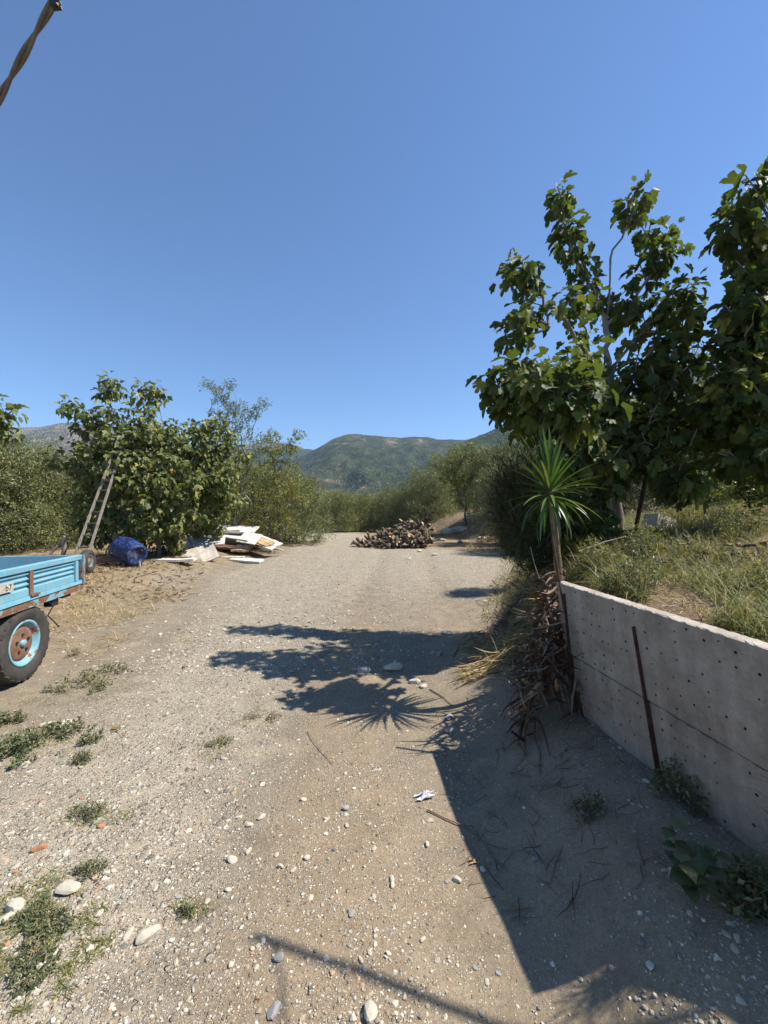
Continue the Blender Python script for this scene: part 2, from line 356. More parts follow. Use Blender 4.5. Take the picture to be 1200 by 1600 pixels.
M['log_bark'] = mat_simple('log_bark', (0.055, 0.042, 0.032), (0.17, 0.135, 0.10), 7, 0.9, 0.2, 0.8, 30, 0.012)
M['log_cut'] = mat_simple('log_cut', (0.36, 0.25, 0.14), (0.56, 0.43, 0.27), 9, 0.8, 0.2, 0.3, 60, 0.003)
M['limestone'] = mat_simple('limestone', (0.42, 0.37, 0.28), (0.62, 0.57, 0.46), 20, 0.85, 0.25, 0.5, 90, 0.003)
M['greystone'] = mat_simple('greystone', (0.26, 0.25, 0.23), (0.42, 0.40, 0.37), 18, 0.85, 0.25, 0.5, 90, 0.003)
M['terracotta'] = mat_simple('terracotta', (0.34, 0.14, 0.075), (0.50, 0.24, 0.13), 16, 0.85, 0.25, 0.4, 90, 0.003)
M['plastic_white'] = mat_simple('plastic_white', (0.6, 0.62, 0.64), (0.8, 0.8, 0.8), 14, 0.5, 0.4, 0.3, 50, 0.004)
M['black'] = mat_simple('black_plastic', (0.012, 0.012, 0.013), (0.03, 0.03, 0.032), 14, 0.5, 0.4, 0.2, 80, 0.001)
M['cable'] = mat_simple('cable_sheath', (0.12, 0.10, 0.08), (0.20, 0.175, 0.14), 25, 0.6, 0.3, 0.2, 90, 0.001)
M['twig'] = mat_simple('twig', (0.15, 0.105, 0.07), (0.30, 0.23, 0.16), 20, 0.85, 0.2, 0.4, 90, 0.002)

def mat_stone_attr():
    t = NT('loose_gravel'); col = t.attr('col', 'Color'); n = t.noise(t.pos(), 160, 4, 0.7)
    col = t.mix(0.5, col, t.ramp(n, [(0.3, 0.6), (0.7, 1.12)]), 'MULTIPLY')
    return t.bsdf(col, 0.88, 0, 0.2, t.bump(n, 0.4, 0.002))
M['gravel'] = mat_stone_attr()

def mat_drum():
    t = NT('drum_blue'); co = t.coord(); n = t.noise(co, 3.6, 5, 0.6, 0.5); n3 = t.noise(co, 40, 4, 0.7)
    col = t.ramp(n, [(0.40, (0.008, 0.018, 0.08)), (0.46, (0.025, 0.075, 0.28)), (0.49, (0.008, 0.013, 0.045)), (0.60, (0.01, 0.02, 0.07)), (0.68, (0.10, 0.13, 0.22))])
    col = t.mix(0.4, col, t.ramp(n3, [(0.3, 0.6), (0.7, 1.1)]), 'MULTIPLY')
    return t.bsdf(col, 0.55, 0, 0.4, t.bump(n3, 0.2, 0.003))
M['drum'] = mat_drum()

# ------------------------------------------------------------------ terrain
XE_Y = [-6, 0.9, 1.19, 1.22, 2.42, 3.2, 5, 7.4, 11, 17, 20, 24, 30, 60, 200, 5000]
XE_X = [1.10, 1.11, 1.14, 1.432, 1.243, 1.12, 1.45, 2.2, 3.6, 4.7, 3.4, 1.6, 1.0, 2, 30, 700]
def xe(y): return np.interp(y, XE_Y, XE_X)
BASE_Y = [-6, 1.0, 1.2, 2.4, 5, 8, 12, 18, 24, 32, 60, 200]
BASE_Z = [0.72, 0.78, 0.98, 1.0, 1.05, 0.95, 0.7, 0.6, 0.6, 0.7, 0.2, -4]
W_Y = [-6, 1.0, 1.19, 1.22, 2.44, 2.62, 3.4, 7, 11, 60]
W_W = [0.24, 0.22, 0.20, 0.012, 0.012, 0.4, 0.6, 1.3, 2.2, 4]

def z_road(x, y):
    x = np.asarray(x, float); y = np.asarray(y, float)
    z = 0.28 * sstep(0.3, 1.22, x) * (1 - sstep(2.8, 5.0, y))
    z = z + 0.3 * sstep(3.7, 5.4, -x) * sstep(4.8, 7.5, y) * (1 - sstep(16, 24, y))
    z = z - 0.03 * np.clip(y - 23, 0, 260)
    near = 1 - sstep(12, 40, y)
    z = z + near * (0.05 * (fbm(x * 0.8, y * 0.8, 3) - 0.5) + 0.018 * (fbm(x * 5, y * 5, 8) - 0.5))
    # shallow wheel ruts
    z = z - near * 0.025 * np.exp(-((x + 0.75 - 0.05 * y) / 0.28) ** 2) - near * 0.02 * np.exp(-((x - 0.55 - 0.06 * y) / 0.25) ** 2)
    return z

def z_bank(x, y):
    e = xe(y); t = np.asarray(x, float) - e
    top = np.interp(y, BASE_Y, BASE_Z) + 0.135 * np.clip(t, 0, 55) + 0.06 * (fbm(x * 1.3, y * 1.3, 21) - 0.5) * np.clip(t * 2, 0, 1)
    zr = z_road(x, y)
    pr = sstep(0, 1, t / np.interp(y, W_Y, W_W))
    pr = np.where(t < 0, 0, pr)
    rough = 0.12 * (fbm(x * 3.1, y * 3.1, 33) - 0.5) * np.where(y < 2.5, 0.3, np.clip(np.interp(y, W_Y, W_W) * 3 - 0.1, 0, 1)) * np.clip(t * 4, 0, 1)
    return zr + (top - zr) * pr + rough

def gz(x, y):
    x = float(x); y = float(y)
    if x > float(xe(y)) + 0.002: return float(max(z_bank(x, y), z_road(x, y)))
    return float(z_road(x, y))

def graded(a, b, step0, grow, maxstep=1e9):
    out = [a]; s = step0
    while out[-1] < b: out.append(out[-1] + s); s = min(s * grow, maxstep)
    return np.array(out)

def grid_mesh(name, X, Y, Z, attrs, smooth=True):
    ny, nx = X.shape
    i = np.arange(ny * nx).reshape(ny, nx)
    f = np.stack([i[:-1, :-1], i[:-1, 1:], i[1:, 1:], i[1:, :-1]], -1).reshape(-1, 4)
    return mesh_np(name, np.stack([X, Y, Z], -1).reshape(-1, 3), f, smooth, attrs)

XL_Y = [0, 2, 3.4, 4.5, 8.9, 13.3, 18.6, 26]
XL_X = [-3.5, -3.0, -2.6, -2.9, -4.2, -3.7, -4.2, -9]
def ground_masks(x, y):
    xl = np.interp(y, XL_Y, XL_X)
    lane = np.exp(-((x + 1.25 + 0.08 * y) / 0.75) ** 2) * (1 - sstep(6, 10, y))
    road = sstep(-0.2, 0.8, x - xl)
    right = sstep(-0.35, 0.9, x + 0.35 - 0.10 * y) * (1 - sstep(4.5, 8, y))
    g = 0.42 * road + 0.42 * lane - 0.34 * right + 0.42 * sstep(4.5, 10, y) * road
    st = 0.62 * sstep(0.0, 1.6, xl - x) * sstep(3.6, 5.2, y) * (1 - sstep(25, 40, y)) + 0.75 * sstep(4.0, 1.0, np.abs(x - xe(y))) * sstep(14, 18, y) * (1 - sstep(24, 40, y))
    rut = (np.exp(-((x + 0.62 - 0.05 * y) / 0.26) ** 2) + np.exp(-((x - 0.62 - 0.06 * y) / 0.22) ** 2)) * (1 - sstep(9, 16, y))
    g = g - 0.20 * rut
    right2 = sstep(-0.2, 1.2, x - np.interp(y, [9, 12, 15, 18, 22, 30], [3.4, 3.0, 1.6, 0.3, -1.5, -4])) * sstep(10, 13, y)
    g = g - 0.45 * right2
    st = np.maximum(st, 0.75 * right2)
    tn = 0.72 * np.exp(-((x + 0.35 - 0.02 * y) / 0.4) ** 2) * (1 - sstep(4, 8, y)) + 0.55 * sstep(0, 0.7, xl - x) + 0.5 * right + 0.3 * sstep(8, 16, y)
    far = sstep(26, 40, y)
    return g, np.clip(st, 0, 1), tn, far

def build_ground():
    xs = np.concatenate([-graded(3.4, 3900, 0.05, 1.12)[::-1], np.arange(-3.36, 2.4, 0.038), graded(2.44, 3900, 0.06, 1.12)])
    ys = np.concatenate([-graded(0.7, 60, 0.1, 1.3)[::-1], np.arange(-0.6, 0.8, 0.1), np.arange(0.85, 4.6, 0.036), graded(4.64, 3700, 0.045, 1.035)])
    X, Y = np.meshgrid(xs, ys); Z = z_road(X, Y)
    g, st, tn, far = ground_masks(X, Y)
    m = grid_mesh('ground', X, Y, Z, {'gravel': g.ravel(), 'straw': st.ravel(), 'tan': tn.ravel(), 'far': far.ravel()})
    m.materials.append(M['ground'])
    tag(link('ground', m), kind='structure')
    # the raised bank on the right, behind the concrete wall
    ts = np.concatenate([[0, 0.013, 0.03], graded(0.06, 60, 0.035, 1.06)])
    ys = np.concatenate([np.arange(-6, 0.6, 0.4), np.arange(0.7, 4.8, 0.04), graded(4.85, 220, 0.06, 1.05)])
    T, Y = np.meshgrid(ts, ys); X = xe(Y) + T; Z = z_bank(X, Y)
    wr = sstep(1.19, 1.215, Y) * (1 - sstep(2.46, 2.6, Y))
    X = X - wr * 0.128 * np.clip(Z - 0.2, 0, 0.9) * np.exp(-(T / 0.35) ** 2)
    Z[:, 0] -= 0.08
    m = grid_mesh('bank', X, Y, Z, {}); m.materials.append(M['bank'])
    tag(link('bank', m), kind='structure')
build_ground()

def build_hill(name, mat, R, W, prof, seed, back=0.6, amp=0.16, soil=None, nu=420, nv=70, u0=-1.9, u1=1.9):
    """a ridge at distance R with foot at R-W; prof: [(px, row)] of the skyline"""
    us = np.linspace(u0, u1, nu); pxs = 600 + us * F
    rows = np.interp(pxs, [p[0] for p in prof], [p[1] for p in prof])
    H = 1.5 + (HOR - rows) / F * R
    vs = np.concatenate([np.linspace(0, 1, nv), np.linspace(1, 1 + back, nv // 3)[1:]])
    U, V = np.meshgrid(us, vs)
    Y = R - W + V * W
    X = U * (R - W * 0.5 + (V - 0.5) * W)
    Hm = np.interp(U.ravel(), us, H).reshape(U.shape)
    f = np.where(V <= 1, V ** 1.25 * (1.25 - 0.25 * V), np.clip(1 - ((V - 1) / back) ** 1.4, -0.2, 1))
    s = W / 4.2
    rid = 1 - np.abs(2 * fbm(X / s + 3.3, Y / s * 0.45, seed, 6) - 1)
    det = fbm(X / s * 4.2, Y / s * 4.2, seed + 9, 4) - 0.5
    Z = -9 + (Hm + 9) * f + Hm * amp * ((rid - 0.80) * 2.6 + det * 0.6) * np.clip(V * 2.2, 0, 1) * np.clip(1.08 - V, 0.03, 1)
    Z += Hm * 0.028 * det * (V > 0.5)
    so = np.zeros_like(Z)
    if soil is not None: so = soil(600 + U * F, HOR - (Z - 1.5) / Y * F, V)
    m = grid_mesh(name, X, Y, Z, {'soil': so.ravel()}); m.materials.append(M[mat])
    return tag(link(name, m), kind='structure')

def soil_c(px, row, V):
    a = 0.02 + 0.16 * np.exp(-((px - 522) / 16) ** 2 - ((row - 738) / 5) ** 2) + 0.13 * np.exp(-((px - 510) / 16) ** 2 - ((row - 694) / 5) ** 2)
    return a + 0.10 * np.exp(-((px - 612) / 14) ** 2 - ((row - 692) / 7) ** 2) + 0.09 * np.exp(-((px - 655) / 8) ** 2 - ((row - 688) / 3) ** 2)
build_hill('mountain', 'mount_rock', 1150, 500, [(-1500, 690), (-300, 680), (0, 672), (40, 668), (75, 664), (112, 662), (160, 668), (230, 684), (300, 702), (380, 722), (470, 745), (620, 760), (1000, 765), (2600, 765)], 5, amp=0.14)
build_hill('mountain', 'mount_rock', 1900, 350, [(-1500, 730), (250, 720), (330, 700), (400, 692), (430, 690), (470, 698), (520, 720), (620, 740), (2600, 740)], 6, amp=0.10)
build_hill('mountain', 'mount_dark', 1480, 560, [(-1500, 735), (200, 725), (330, 705), (400, 700), (450, 701), (490, 703), (530, 715), (600, 730), (2600, 735)], 14, amp=0.10)
build_hill('mountain', 'mount_green', 1050, 620, [(-1500, 752), (300, 748), (420, 735), (465, 715), (500, 697), (520, 687), (545, 679), (575, 678), (600, 680), (625, 685), (640, 684), (665, 685), (690, 688), (720, 688), (750, 684), (900, 690), (1300, 700), (2600, 700)], 8, amp=0.34, soil=soil_c)
build_hill('hill', 'mount_dark', 620, 420, [(-1500, 800), (500, 772), (560, 762), (620, 745), (680, 717), (735, 686), (760, 676), (790, 662), (830, 654), (900, 640), (1000, 628), (1200, 610), (1500, 590), (2600, 590)], 31, amp=0.05)

def build_haze():
    mb = MB(); mb.box((0, 1500, 205), (9600, 5200, 440)); t = NT('air')
    v = t.n('ShaderNodeVolumePrincipled'); v.inputs['Color'].default_value = (0.56, 0.79, 1.0, 1); v.inputs['Density'].default_value = HAZE; v.inputs['Anisotropy'].default_value = 0.1
    t.t.links.new(v.outputs[0], t.out.inputs['Volume'])
    tag(mb.build('haze', t.m), kind='stuff')
HAZE = 1.8e-4

# ------------------------------------------------------------------ plants
def frames(d, nrm):
    """orthonormal frames: Y along d, Z near nrm; returns (N,3,3) with columns X,Y,Z"""
    d = d / (np.linalg.norm(d, axis=1, keepdims=True) + 1e-9)
    x = np.cross(d, nrm); x = x / (np.linalg.norm(x, axis=1, keepdims=True) + 1e-9)
    z = np.cross(x, d)
    return np.stack([x, d, z], -1)

def scatter(tv, tf, pos, R, scale, rnd=None):
    """copies of a template (tv, tf) at pos with rotation R and scale (N,) or (N,3)"""
    n = len(pos); scale = np.asarray(scale, float)
    if scale.ndim == 1: scale = np.repeat(scale[:, None], 3, 1)
    loc = tv[None] * scale[:, None, :]
    v = np.einsum('nij,nkj->nki', R, loc) + pos[:, None, :]
    f = tf[None] + (np.arange(n) * len(tv))[:, None, None]
    r = np.repeat(rng.random(n) if rnd is None else rnd, len(tv))
    return v.reshape(-1, 3), f.reshape(-1, tf.shape[1]), r

def fig_leaf_template(seed=0, lobes=5, depth=0.52, fold=0.3):
    r_ = np.random.default_rng(seed)
    tips = [(90, 0.66), (50, 0.58), (130, 0.58), (8, 0.40), (172, 0.40)] if lobes == 5 else [(90, 0.66), (44, 0.54), (136, 0.54)]
    tips = sorted([(a + r_.uniform(-5, 5), l * r_.uniform(0.9, 1.08)) for a, l in tips])
    ring = []; pts = [(-55, 0.36)]
    for i, (a, l) in enumerate(tips):
        w = 17 if lobes == 5 else 21
        pts += [(a - w, l * 0.80), (a - w * 0.72, l * 0.95), (a, l * 1.0), (a + w * 0.72, l * 0.95), (a + w, l * 0.80)]
        if i + 1 < len(tips): pts.append(((a + tips[i + 1][0]) / 2, depth * 0.5 * (l + tips[i + 1][1])))
    pts.append((235, 0.36))
    c = np.array([0, 0.36])
    for a, l in pts: ring.append(c + l * np.array([math.cos(math.radians(a)), math.sin(math.radians(a))]))
    ring.append(np.array([0, 0.08]))
    v = [[0, 0.36, 0]] + [[p[0], p[1], 0] for p in ring] + [[-0.014, 0.12, 0], [0.014, 0.12, 0], [0.0, -0.25, -0.02]]
    v = np.array(v, float); n = len(ring)
    v[:n + 1, 2] = fold * np.abs(v[:n + 1, 0]) - (0.25 + fold * 0.6) * np.clip(v[:n + 1, 1] - 0.15, 0, 2) ** 2 - 0.5 * v[:n + 1, 0] ** 2 + r_.uniform(-0.025, 0.025, n + 1)
    f = [[0, 1 + k, 1 + (k + 1) % n] for k in range(n)] + [[n + 1, n + 3, n + 2]]
    return v, np.array(f)
FIG_T = [fig_leaf_template(0, 5, 0.52, 0.25), fig_leaf_template(1, 5, 0.48, 0.75), fig_leaf_template(2, 3, 0.55, 0.95), fig_leaf_template(3, 3, 0.6, 0.45)]
LENS = (np.array([[0, 0, 0], [-0.5, 0.4, 0.06], [0.5, 0.45, 0.06], [0, 1, -0.06], [0, 0.42, 0]], float), np.array([[0, 4, 1], [0, 2, 4], [1, 4, 3], [4, 2, 3]]))
DIAM = (np.array([[0, 0, 0], [-0.5, 0.45, 0], [0.5, 0.45, 0], [0, 1, -0.05]], float), np.array([[0, 2, 1], [1, 2, 3]]))

class Skeleton:
    def __init__(s): s.p = []; s.par = []; s.tip = []
    def node(s, p, par): s.p.append(np.array(p, float)); s.par.append(par); return len(s.p) - 1
    def path(s, pts, par=-1, sub=3, wob=0.03):
        last = par
        prev = s.p[par] if par >= 0 else None
        for q in pts:
            q = np.array(q, float)
            if prev is None: last = s.node(q, -1)
            else:
                for k in range(1, sub + 1):
                    w = rng.normal(0, wob, 3) if k < sub else 0
                    last = s.node(prev + (q - prev) * k / sub + w, last)
            prev = q
        return last
    def reach(s, q, root, sag=0.08, bias=0.6):
        A = np.array(s.p); d = np.linalg.norm(A - q, axis=1)
        own = np.linalg.norm(A - root, axis=1); far = np.linalg.norm(q - root)
        cost = d + bias * np.clip(own - far + 0.25, 0, None)
        i = int(np.argmin(cost)); L = d[i]; n = max(1, min(5, int(L / 0.14)))
        last = i; a = s.p[i]
        side = rng.normal(0, 0.12, 3) * L
        for k in range(1, n + 1):
            t = k / n; w = 4 * t * (1 - t)
            last = s.node(a + (q - a) * t + w * (np.array([0, 0, -sag * L * 0.5]) + side), last)
        return last
    def mesh(s, tip_r, expo=2.3, sides=6, rmax=1e9):
        n = len(s.p); ch = [[] for _ in range(n)]
        for i, q in enumerate(s.par):
            if q >= 0: ch[q].append(i)
        r = np.zeros(n)
        for i in range(n - 1, -1, -1):
            r[i] = tip_r if not ch[i] else sum(r[c] ** expo for c in ch[i]) ** (1 / expo)
        r = np.minimum(r, rmax)
        mb = MB()
        starts = [(i, None) for i in range(n) if s.par[i] < 0]
        while starts:
            i, pre = starts.pop(); pts = []; rs = []
            if pre is not None: pts.append(s.p[pre]); rs.append(min(r[pre], r[i] * 1.25))
            while True:
                pts.append(s.p[i]); rs.append(r[i])
                if not ch[i]: break
                cs = sorted(ch[i], key=lambda c: -r[c])
                for c in cs[1:]: starts.append((c, i))
                i = cs[0]
            if len(pts) > 1: mb.tube(pts, rs, sides if rs[0] > 0.012 else 4, cap=False)
        return mb, r

def ellip(c, rad, n, surf=0.5):
    u = rng.normal(size=(n, 3)); u /= np.linalg.norm(u, axis=1, keepdims=True)
    return np.array(c) + u * np.array(rad) * (rng.random((n, 1)) ** (1 / 3 * (1 - surf) + 0.02))

def fig_leaves(sk, tips, per, size, spread=0.24):
    """leaves spiral round the last part of each twig; returns pos, frames, sizes"""
    pos = []; dirs = []; nr = []; sz = []
    for tnode in tips:
        q = sk.p[tnode]; a = sk.par[tnode]; b = sk.p[a]
        tw = q - b; tw = tw / (np.linalg.norm(tw) + 1e-6)
        k = max(3, int(rng.normal(per, per * 0.25))); ph = rng.random() * 6.28
        side = np.cross(tw, [0.3, 0.2, 1]); side /= np.linalg.norm(side) + 1e-6; s2 = np.cross(tw, side)
        for j in range(k):
            t = (j + rng.random() * 0.6) / k
            w = ph + j * 2.4
            out = side * math.cos(w) + s2 * math.sin(w)
            d = out * 0.8 + tw * (0.1 + 0.8 * (1 - t) ** 2) + np.array([0, 0, -0.35 - 0.75 * t]) + rng.normal(0, 0.18, 3)
            p = q - tw * spread * t + out * 0.05
            pos.append(p + d / np.linalg.norm(d) * size * 0.2); dirs.append(d)
            nr.append(out * 0.75 + tw * 0.25 + np.array([0.2, -0.1, 0.75]) + rng.normal(0, 0.25, 3)); sz.append(size * rng.uniform(0.6, 1.2) * (0.75 + 0.25 * t))
    pos = np.array(pos); return pos, frames(np.array(dirs), np.array(nr)), np.array(sz)

def fig_tree(label, limbs, blobs, per, size, mat, bark, tip_r=0.006, group=None, n_parts=300, dens=1.6, rmax=0.12):
    sk = Skeleton(); ends = {}
    for key, (par, pts) in limbs.items():
        pi = -1 if par is None else ends[par]
        ends[key.rstrip('*')] = sk.path(pts, pi, 3, 0.02)
    root = sk.p[0].copy()
    tips = [ends[k.rstrip('*')] for k in limbs if k.endswith('*')]
    tg = []
    for c, rad, n, s in blobs:
        rad = (rad,) * 3 if np.isscalar(rad) else rad
        tg += list(ellip(c, rad, max(2, int(round(n * (dens if n > 14 else min(dens, 1.35))))), s))
    tg.sort(key=lambda q: np.linalg.norm(q - root))
    for q in tg: tips.append(sk.reach(q, root))
    mb, r = sk.mesh(tip_r, sides=7, rmax=rmax)
    o = thing('fig_tree', label, 'tree', tuple(root), 0, group)
    tr = mb.build('trunk', M[bark], o, loc=tuple(-root))
    pos, R, sz = fig_leaves(sk, tips, per, size)
    dist = np.linalg.norm(pos - np.array([0, 0, CAMH]), axis=1)
    vis = np.abs(pos[:, 0]) < pos[:, 1] * 0.98
    order = np.lexsort((dist, ~vis)); first = order[:n_parts]; rest = order[n_parts:]
    ms = []
    for k, (tv, tf) in enumerate(FIG_T):
        m = mesh_np('leaf', tv, tf, True, {'rnd': np.zeros(len(tv))}); m.materials.append(M[mat]); ms.append(m)
    for i in first:
        lo = bpy.data.objects.new('leaf', ms[int(rng.integers(4))]); COL.objects.link(lo); lo.parent = o
        mt = Matrix(R[i].tolist()).to_4x4(); mt.translation = Vector(pos[i] - root)
        lo.matrix_local = mt @ Matrix.Scale(float(sz[i]), 4)
    if len(rest):
        vv, ff, rr, b = [], [], [], 0
        pick = rng.integers(4, size=len(rest))
        for k, (tv, tf) in enumerate(FIG_T):
            ii = rest[pick == k]
            if not len(ii): continue
            v, f, r2 = scatter(tv, tf, pos[ii] - root, R[ii], sz[ii])
            vv.append(v); ff.append(f + b); rr.append(r2); b += len(v)
        m = mesh_np('foliage', np.concatenate(vv), np.concatenate(ff), True, {'rnd': np.concatenate(rr)}); m.materials.append(M[mat])
        tag(link('foliage', m, o), kind='stuff')
    return o

def leafy_crown(tg_tips, sk, per, length, width, tw_len, droop=0.1, out=0.7, template=DIAM, up=0.3):
    """sprays of small leaves along every twig, vectorised"""
    q = np.array([sk.p[t] for t in tg_tips]); b = np.array([sk.p[sk.par[t]] for t in tg_tips])
    tw = q - b; tw /= np.linalg.norm(tw, axis=1, keepdims=True) + 1e-6
    n = len(q); k = per
    tw = np.repeat(tw, k, 0) + rng.normal(0, 0.35, (n * k, 3)); tw /= np.linalg.norm(tw, axis=1, keepdims=True)
    t = rng.random((n * k, 1))
    o = rng.normal(size=(n * k, 3))
    p = np.repeat(q, k, 0) + tw * (t - 0.55) * tw_len - np.array([0, 0, 1]) * droop * t ** 2 + o * 0.028 * tw_len / 0.35
    d = tw * (1 - out * 0.5) + o * out * 0.6 + np.array([0, 0, -droop * 0.6 + up * 0.2])
    nr = rng.normal(size=(n * k, 3)) + np.array([0.2, 0, 0.9])
    sc = np.stack([width * rng.uniform(0.7, 1.2, n * k), length * rng.uniform(0.6, 1.25, n * k), np.full(n * k, length)], 1)
    return scatter(template[0], template[1], p, frames(d, nr), sc)

def tree_meshes(seed, blobs, limbs, per, length, width, tw_len, mat, bark, tip_r=0.004, droop=0.1, out=0.7, rmax=0.16, template=DIAM, dens=1.0):
    """crown + trunk meshes about a root at the origin"""
    global rng
    keep = rng; rng = np.random.default_rng(seed)
    sk = Skeleton(); ends = {}
    for key, (par, pts) in limbs.items():
        ends[key] = sk.path(pts, -1 if par is None else ends[par], 3, 0.04)
    root = np.zeros(3); tips = []; tg = []
    for c, rad, n, s in blobs:
        tg += list(ellip(c, (rad,) * 3 if np.isscalar(rad) else rad, int(n * dens), s))
    tg.sort(key=lambda q: np.linalg.norm(q - root))
    for q in tg: tips.append(sk.reach(q, root))
    mb, r = sk.mesh(tip_r, expo=2.2, sides=7, rmax=rmax)
    tm = mb.mesh('trunk', [M[bark]])
    v, f, rr = leafy_crown(tips, sk, per, length, width, tw_len, droop, out, template)
    cm = mesh_np('crown', v, f, False, {'rnd': rr}); cm.materials.append(M[mat])
    rng = keep
    return tm, cm

def place_tree(name, meshes, loc, rz, sc, label, group=None):
    o = thing(name, label, 'tree', loc, rz, group); o.scale = sc if hasattr(sc, '__len__') else (sc,) * 3
    link('trunk', meshes[0], o); link('crown', meshes[1], o)
    return o

def olive_variant(seed):
    r_ = np.random.default_rng(seed)
    limbs = {'t': (None, [(0, 0, -0.15), (0.05, 0.0, 0.35), (0.1 * r_.normal(), 0.08, 0.8)])}
    blobs = []
    for k in range(5):
        a = k * 1.26 + r_.uniform(-0.3, 0.3); rr = r_.uniform(0.6, 0.95)
        tip = (math.cos(a) * rr, math.sin(a) * rr, r_.uniform(1.6, 2.3))
        limbs['l%d' % k] = ('t', [(tip[0] * 0.5, tip[1] * 0.5, 1.25), tip])
        blobs.append((tip, (0.75, 0.75, 0.72), 95, 0.5))
        a += 0.6
        blobs.append(((math.cos(a) * 1.05, math.sin(a) * 1.05, r_.uniform(0.5, 0.95)), (0.72, 0.72, 0.75), 105, 0.5))
    for k in range(7):
        a = r_.uniform(0, 6.28); blobs.append(((math.cos(a) * 0.7, math.sin(a) * 0.7, r_.uniform(2.3, 2.75)), (0.35, 0.35, 0.5), 22, 0.3))
    blobs.append(((0, 0, 1.9), (1.0, 1.0, 1.1), 150, 0.4))
    return tree_meshes(seed, blobs, limbs, 26, 0.088, 0.023, 0.5, 'olive_leaf', 'bark_dark', 0.004, 0.08, 0.75)
OLIVE = [olive_variant(s) for s in (101, 102, 103, 104)]

olives = [  # px, depth, width scale, height scale, text
    (38, 11.6, 1.05, 1.08, 'silvery olive tree at far left behind the blue trailer'),
    (-60, 10.6, 1.15, 1.05, 'olive tree cut off by the left edge beyond the blue trailer'),
    (112, 13.6, 1.1, 1.1, 'dark olive tree behind the wooden ladder'),
    (395, 15.8, 1.0, 1.0, 'grey green olive bush behind the heap of white boards'),
    (462, 17.2, 1.0, 1.0, 'low olive tree where the track bends left'),
    (437, 21.5, 1.1, 1.2, 'olive tree standing behind the yellowing tree on the left verge'),
    (522, 27.5, 1.1, 1.0, 'olive tree straight above the far end of the track'),
    (498, 33, 1.2, 1.1, 'olive tree left of centre, behind the nearest row of the grove'),
    (556, 29.5, 1.15, 0.98, 'olive tree with a pale trunk left of the firewood heap'),
    (590, 31.5, 1.2, 0.98, 'small olive tree behind the left end of the firewood heap'),
    (628, 28.5, 1.25, 1.15, 'broad olive tree directly behind the firewood heap'),
    (668, 27.0, 1.25, 1.22, 'taller olive tree behind the right end of the firewood heap'),
    (702, 30.0, 1.4, 1.55, 'olive tree on the bank left of the yellow green tree'),
    (772, 21.0, 1.2, 1.35, 'olive tree right of the yellow green tree on the bank'),
    (800, 16.5, 1.0, 1.15, 'olive tree on the bank behind the dark feathery bush'),
    (845, 22.0, 1.3, 1.4, 'olive tree seen through gaps left of the big fig tree'),
    (1150, 11.0, 1.15, 1.45, 'olive tree on the slope behind the fig trees at right'),
    (1040, 12.0, 1.2, 1.4, 'olive tree with a dark trunk on the slope behind the big fig'),
    (960, 16.0, 1.2, 1.4, 'olive tree farther up the slope behind the fig trunk'),
    (-30, 15.5, 1.2, 1.08, 'olive tree in the second row at the left edge'),
    (70, 17.5, 1.2, 1.05, 'olive tree far behind the ladder and the first olive'),
    (175, 15.0, 1.15, 1.15, 'olive tree hidden behind the left half of the wide fig'),
    (262, 16.5, 1.2, 1.2, 'olive tree hidden behind the middle of the wide fig'),
    (338, 18.0, 1.2, 1.2, 'olive tree seen between the wide fig and the almond shoots'),
    (1100, 8.6, 0.8, 0.8, 'low olive bush on the slope under the fig branches'),
    (900, 13.5, 1.0, 1.2, 'olive tree on the bank seen behind the yucca'),
    (1260, 9.0, 1.1, 1.4, 'olive tree at the right edge up the slope'),
]
for i, (px, d, w, h, lab) in enumerate(olives):
    x = (px - 600) / F * d
    place_tree('olive_tree', OLIVE[i % 4], (x, d, gz(x, d) - 0.03), i * 1.9, (w, w, h), lab, 'olive trees round the track')

# more of the grove beyond, each still countable
k = 0
for row_y in (37, 43, 50, 58, 67, 78):
    for j in range(-7, 9):
        x = j * 5.2 + rng.uniform(-1.2, 1.2); y = row_y + rng.uniform(-1.5, 1.5)
        if abs(x) > y * 0.95 or (x < -row_y * 0.33): continue
        s = rng.uniform(0.9, 1.25)
        place_tree('olive_tree', OLIVE[k % 4], (x, y, gz(x, y) - 0.05), rng.uniform(0, 6.28), (s * 1.15, s * 1.15, s),
                   'olive tree in the far rows of the grove beyond the track', 'olive trees in the far rows of the grove'); k += 1

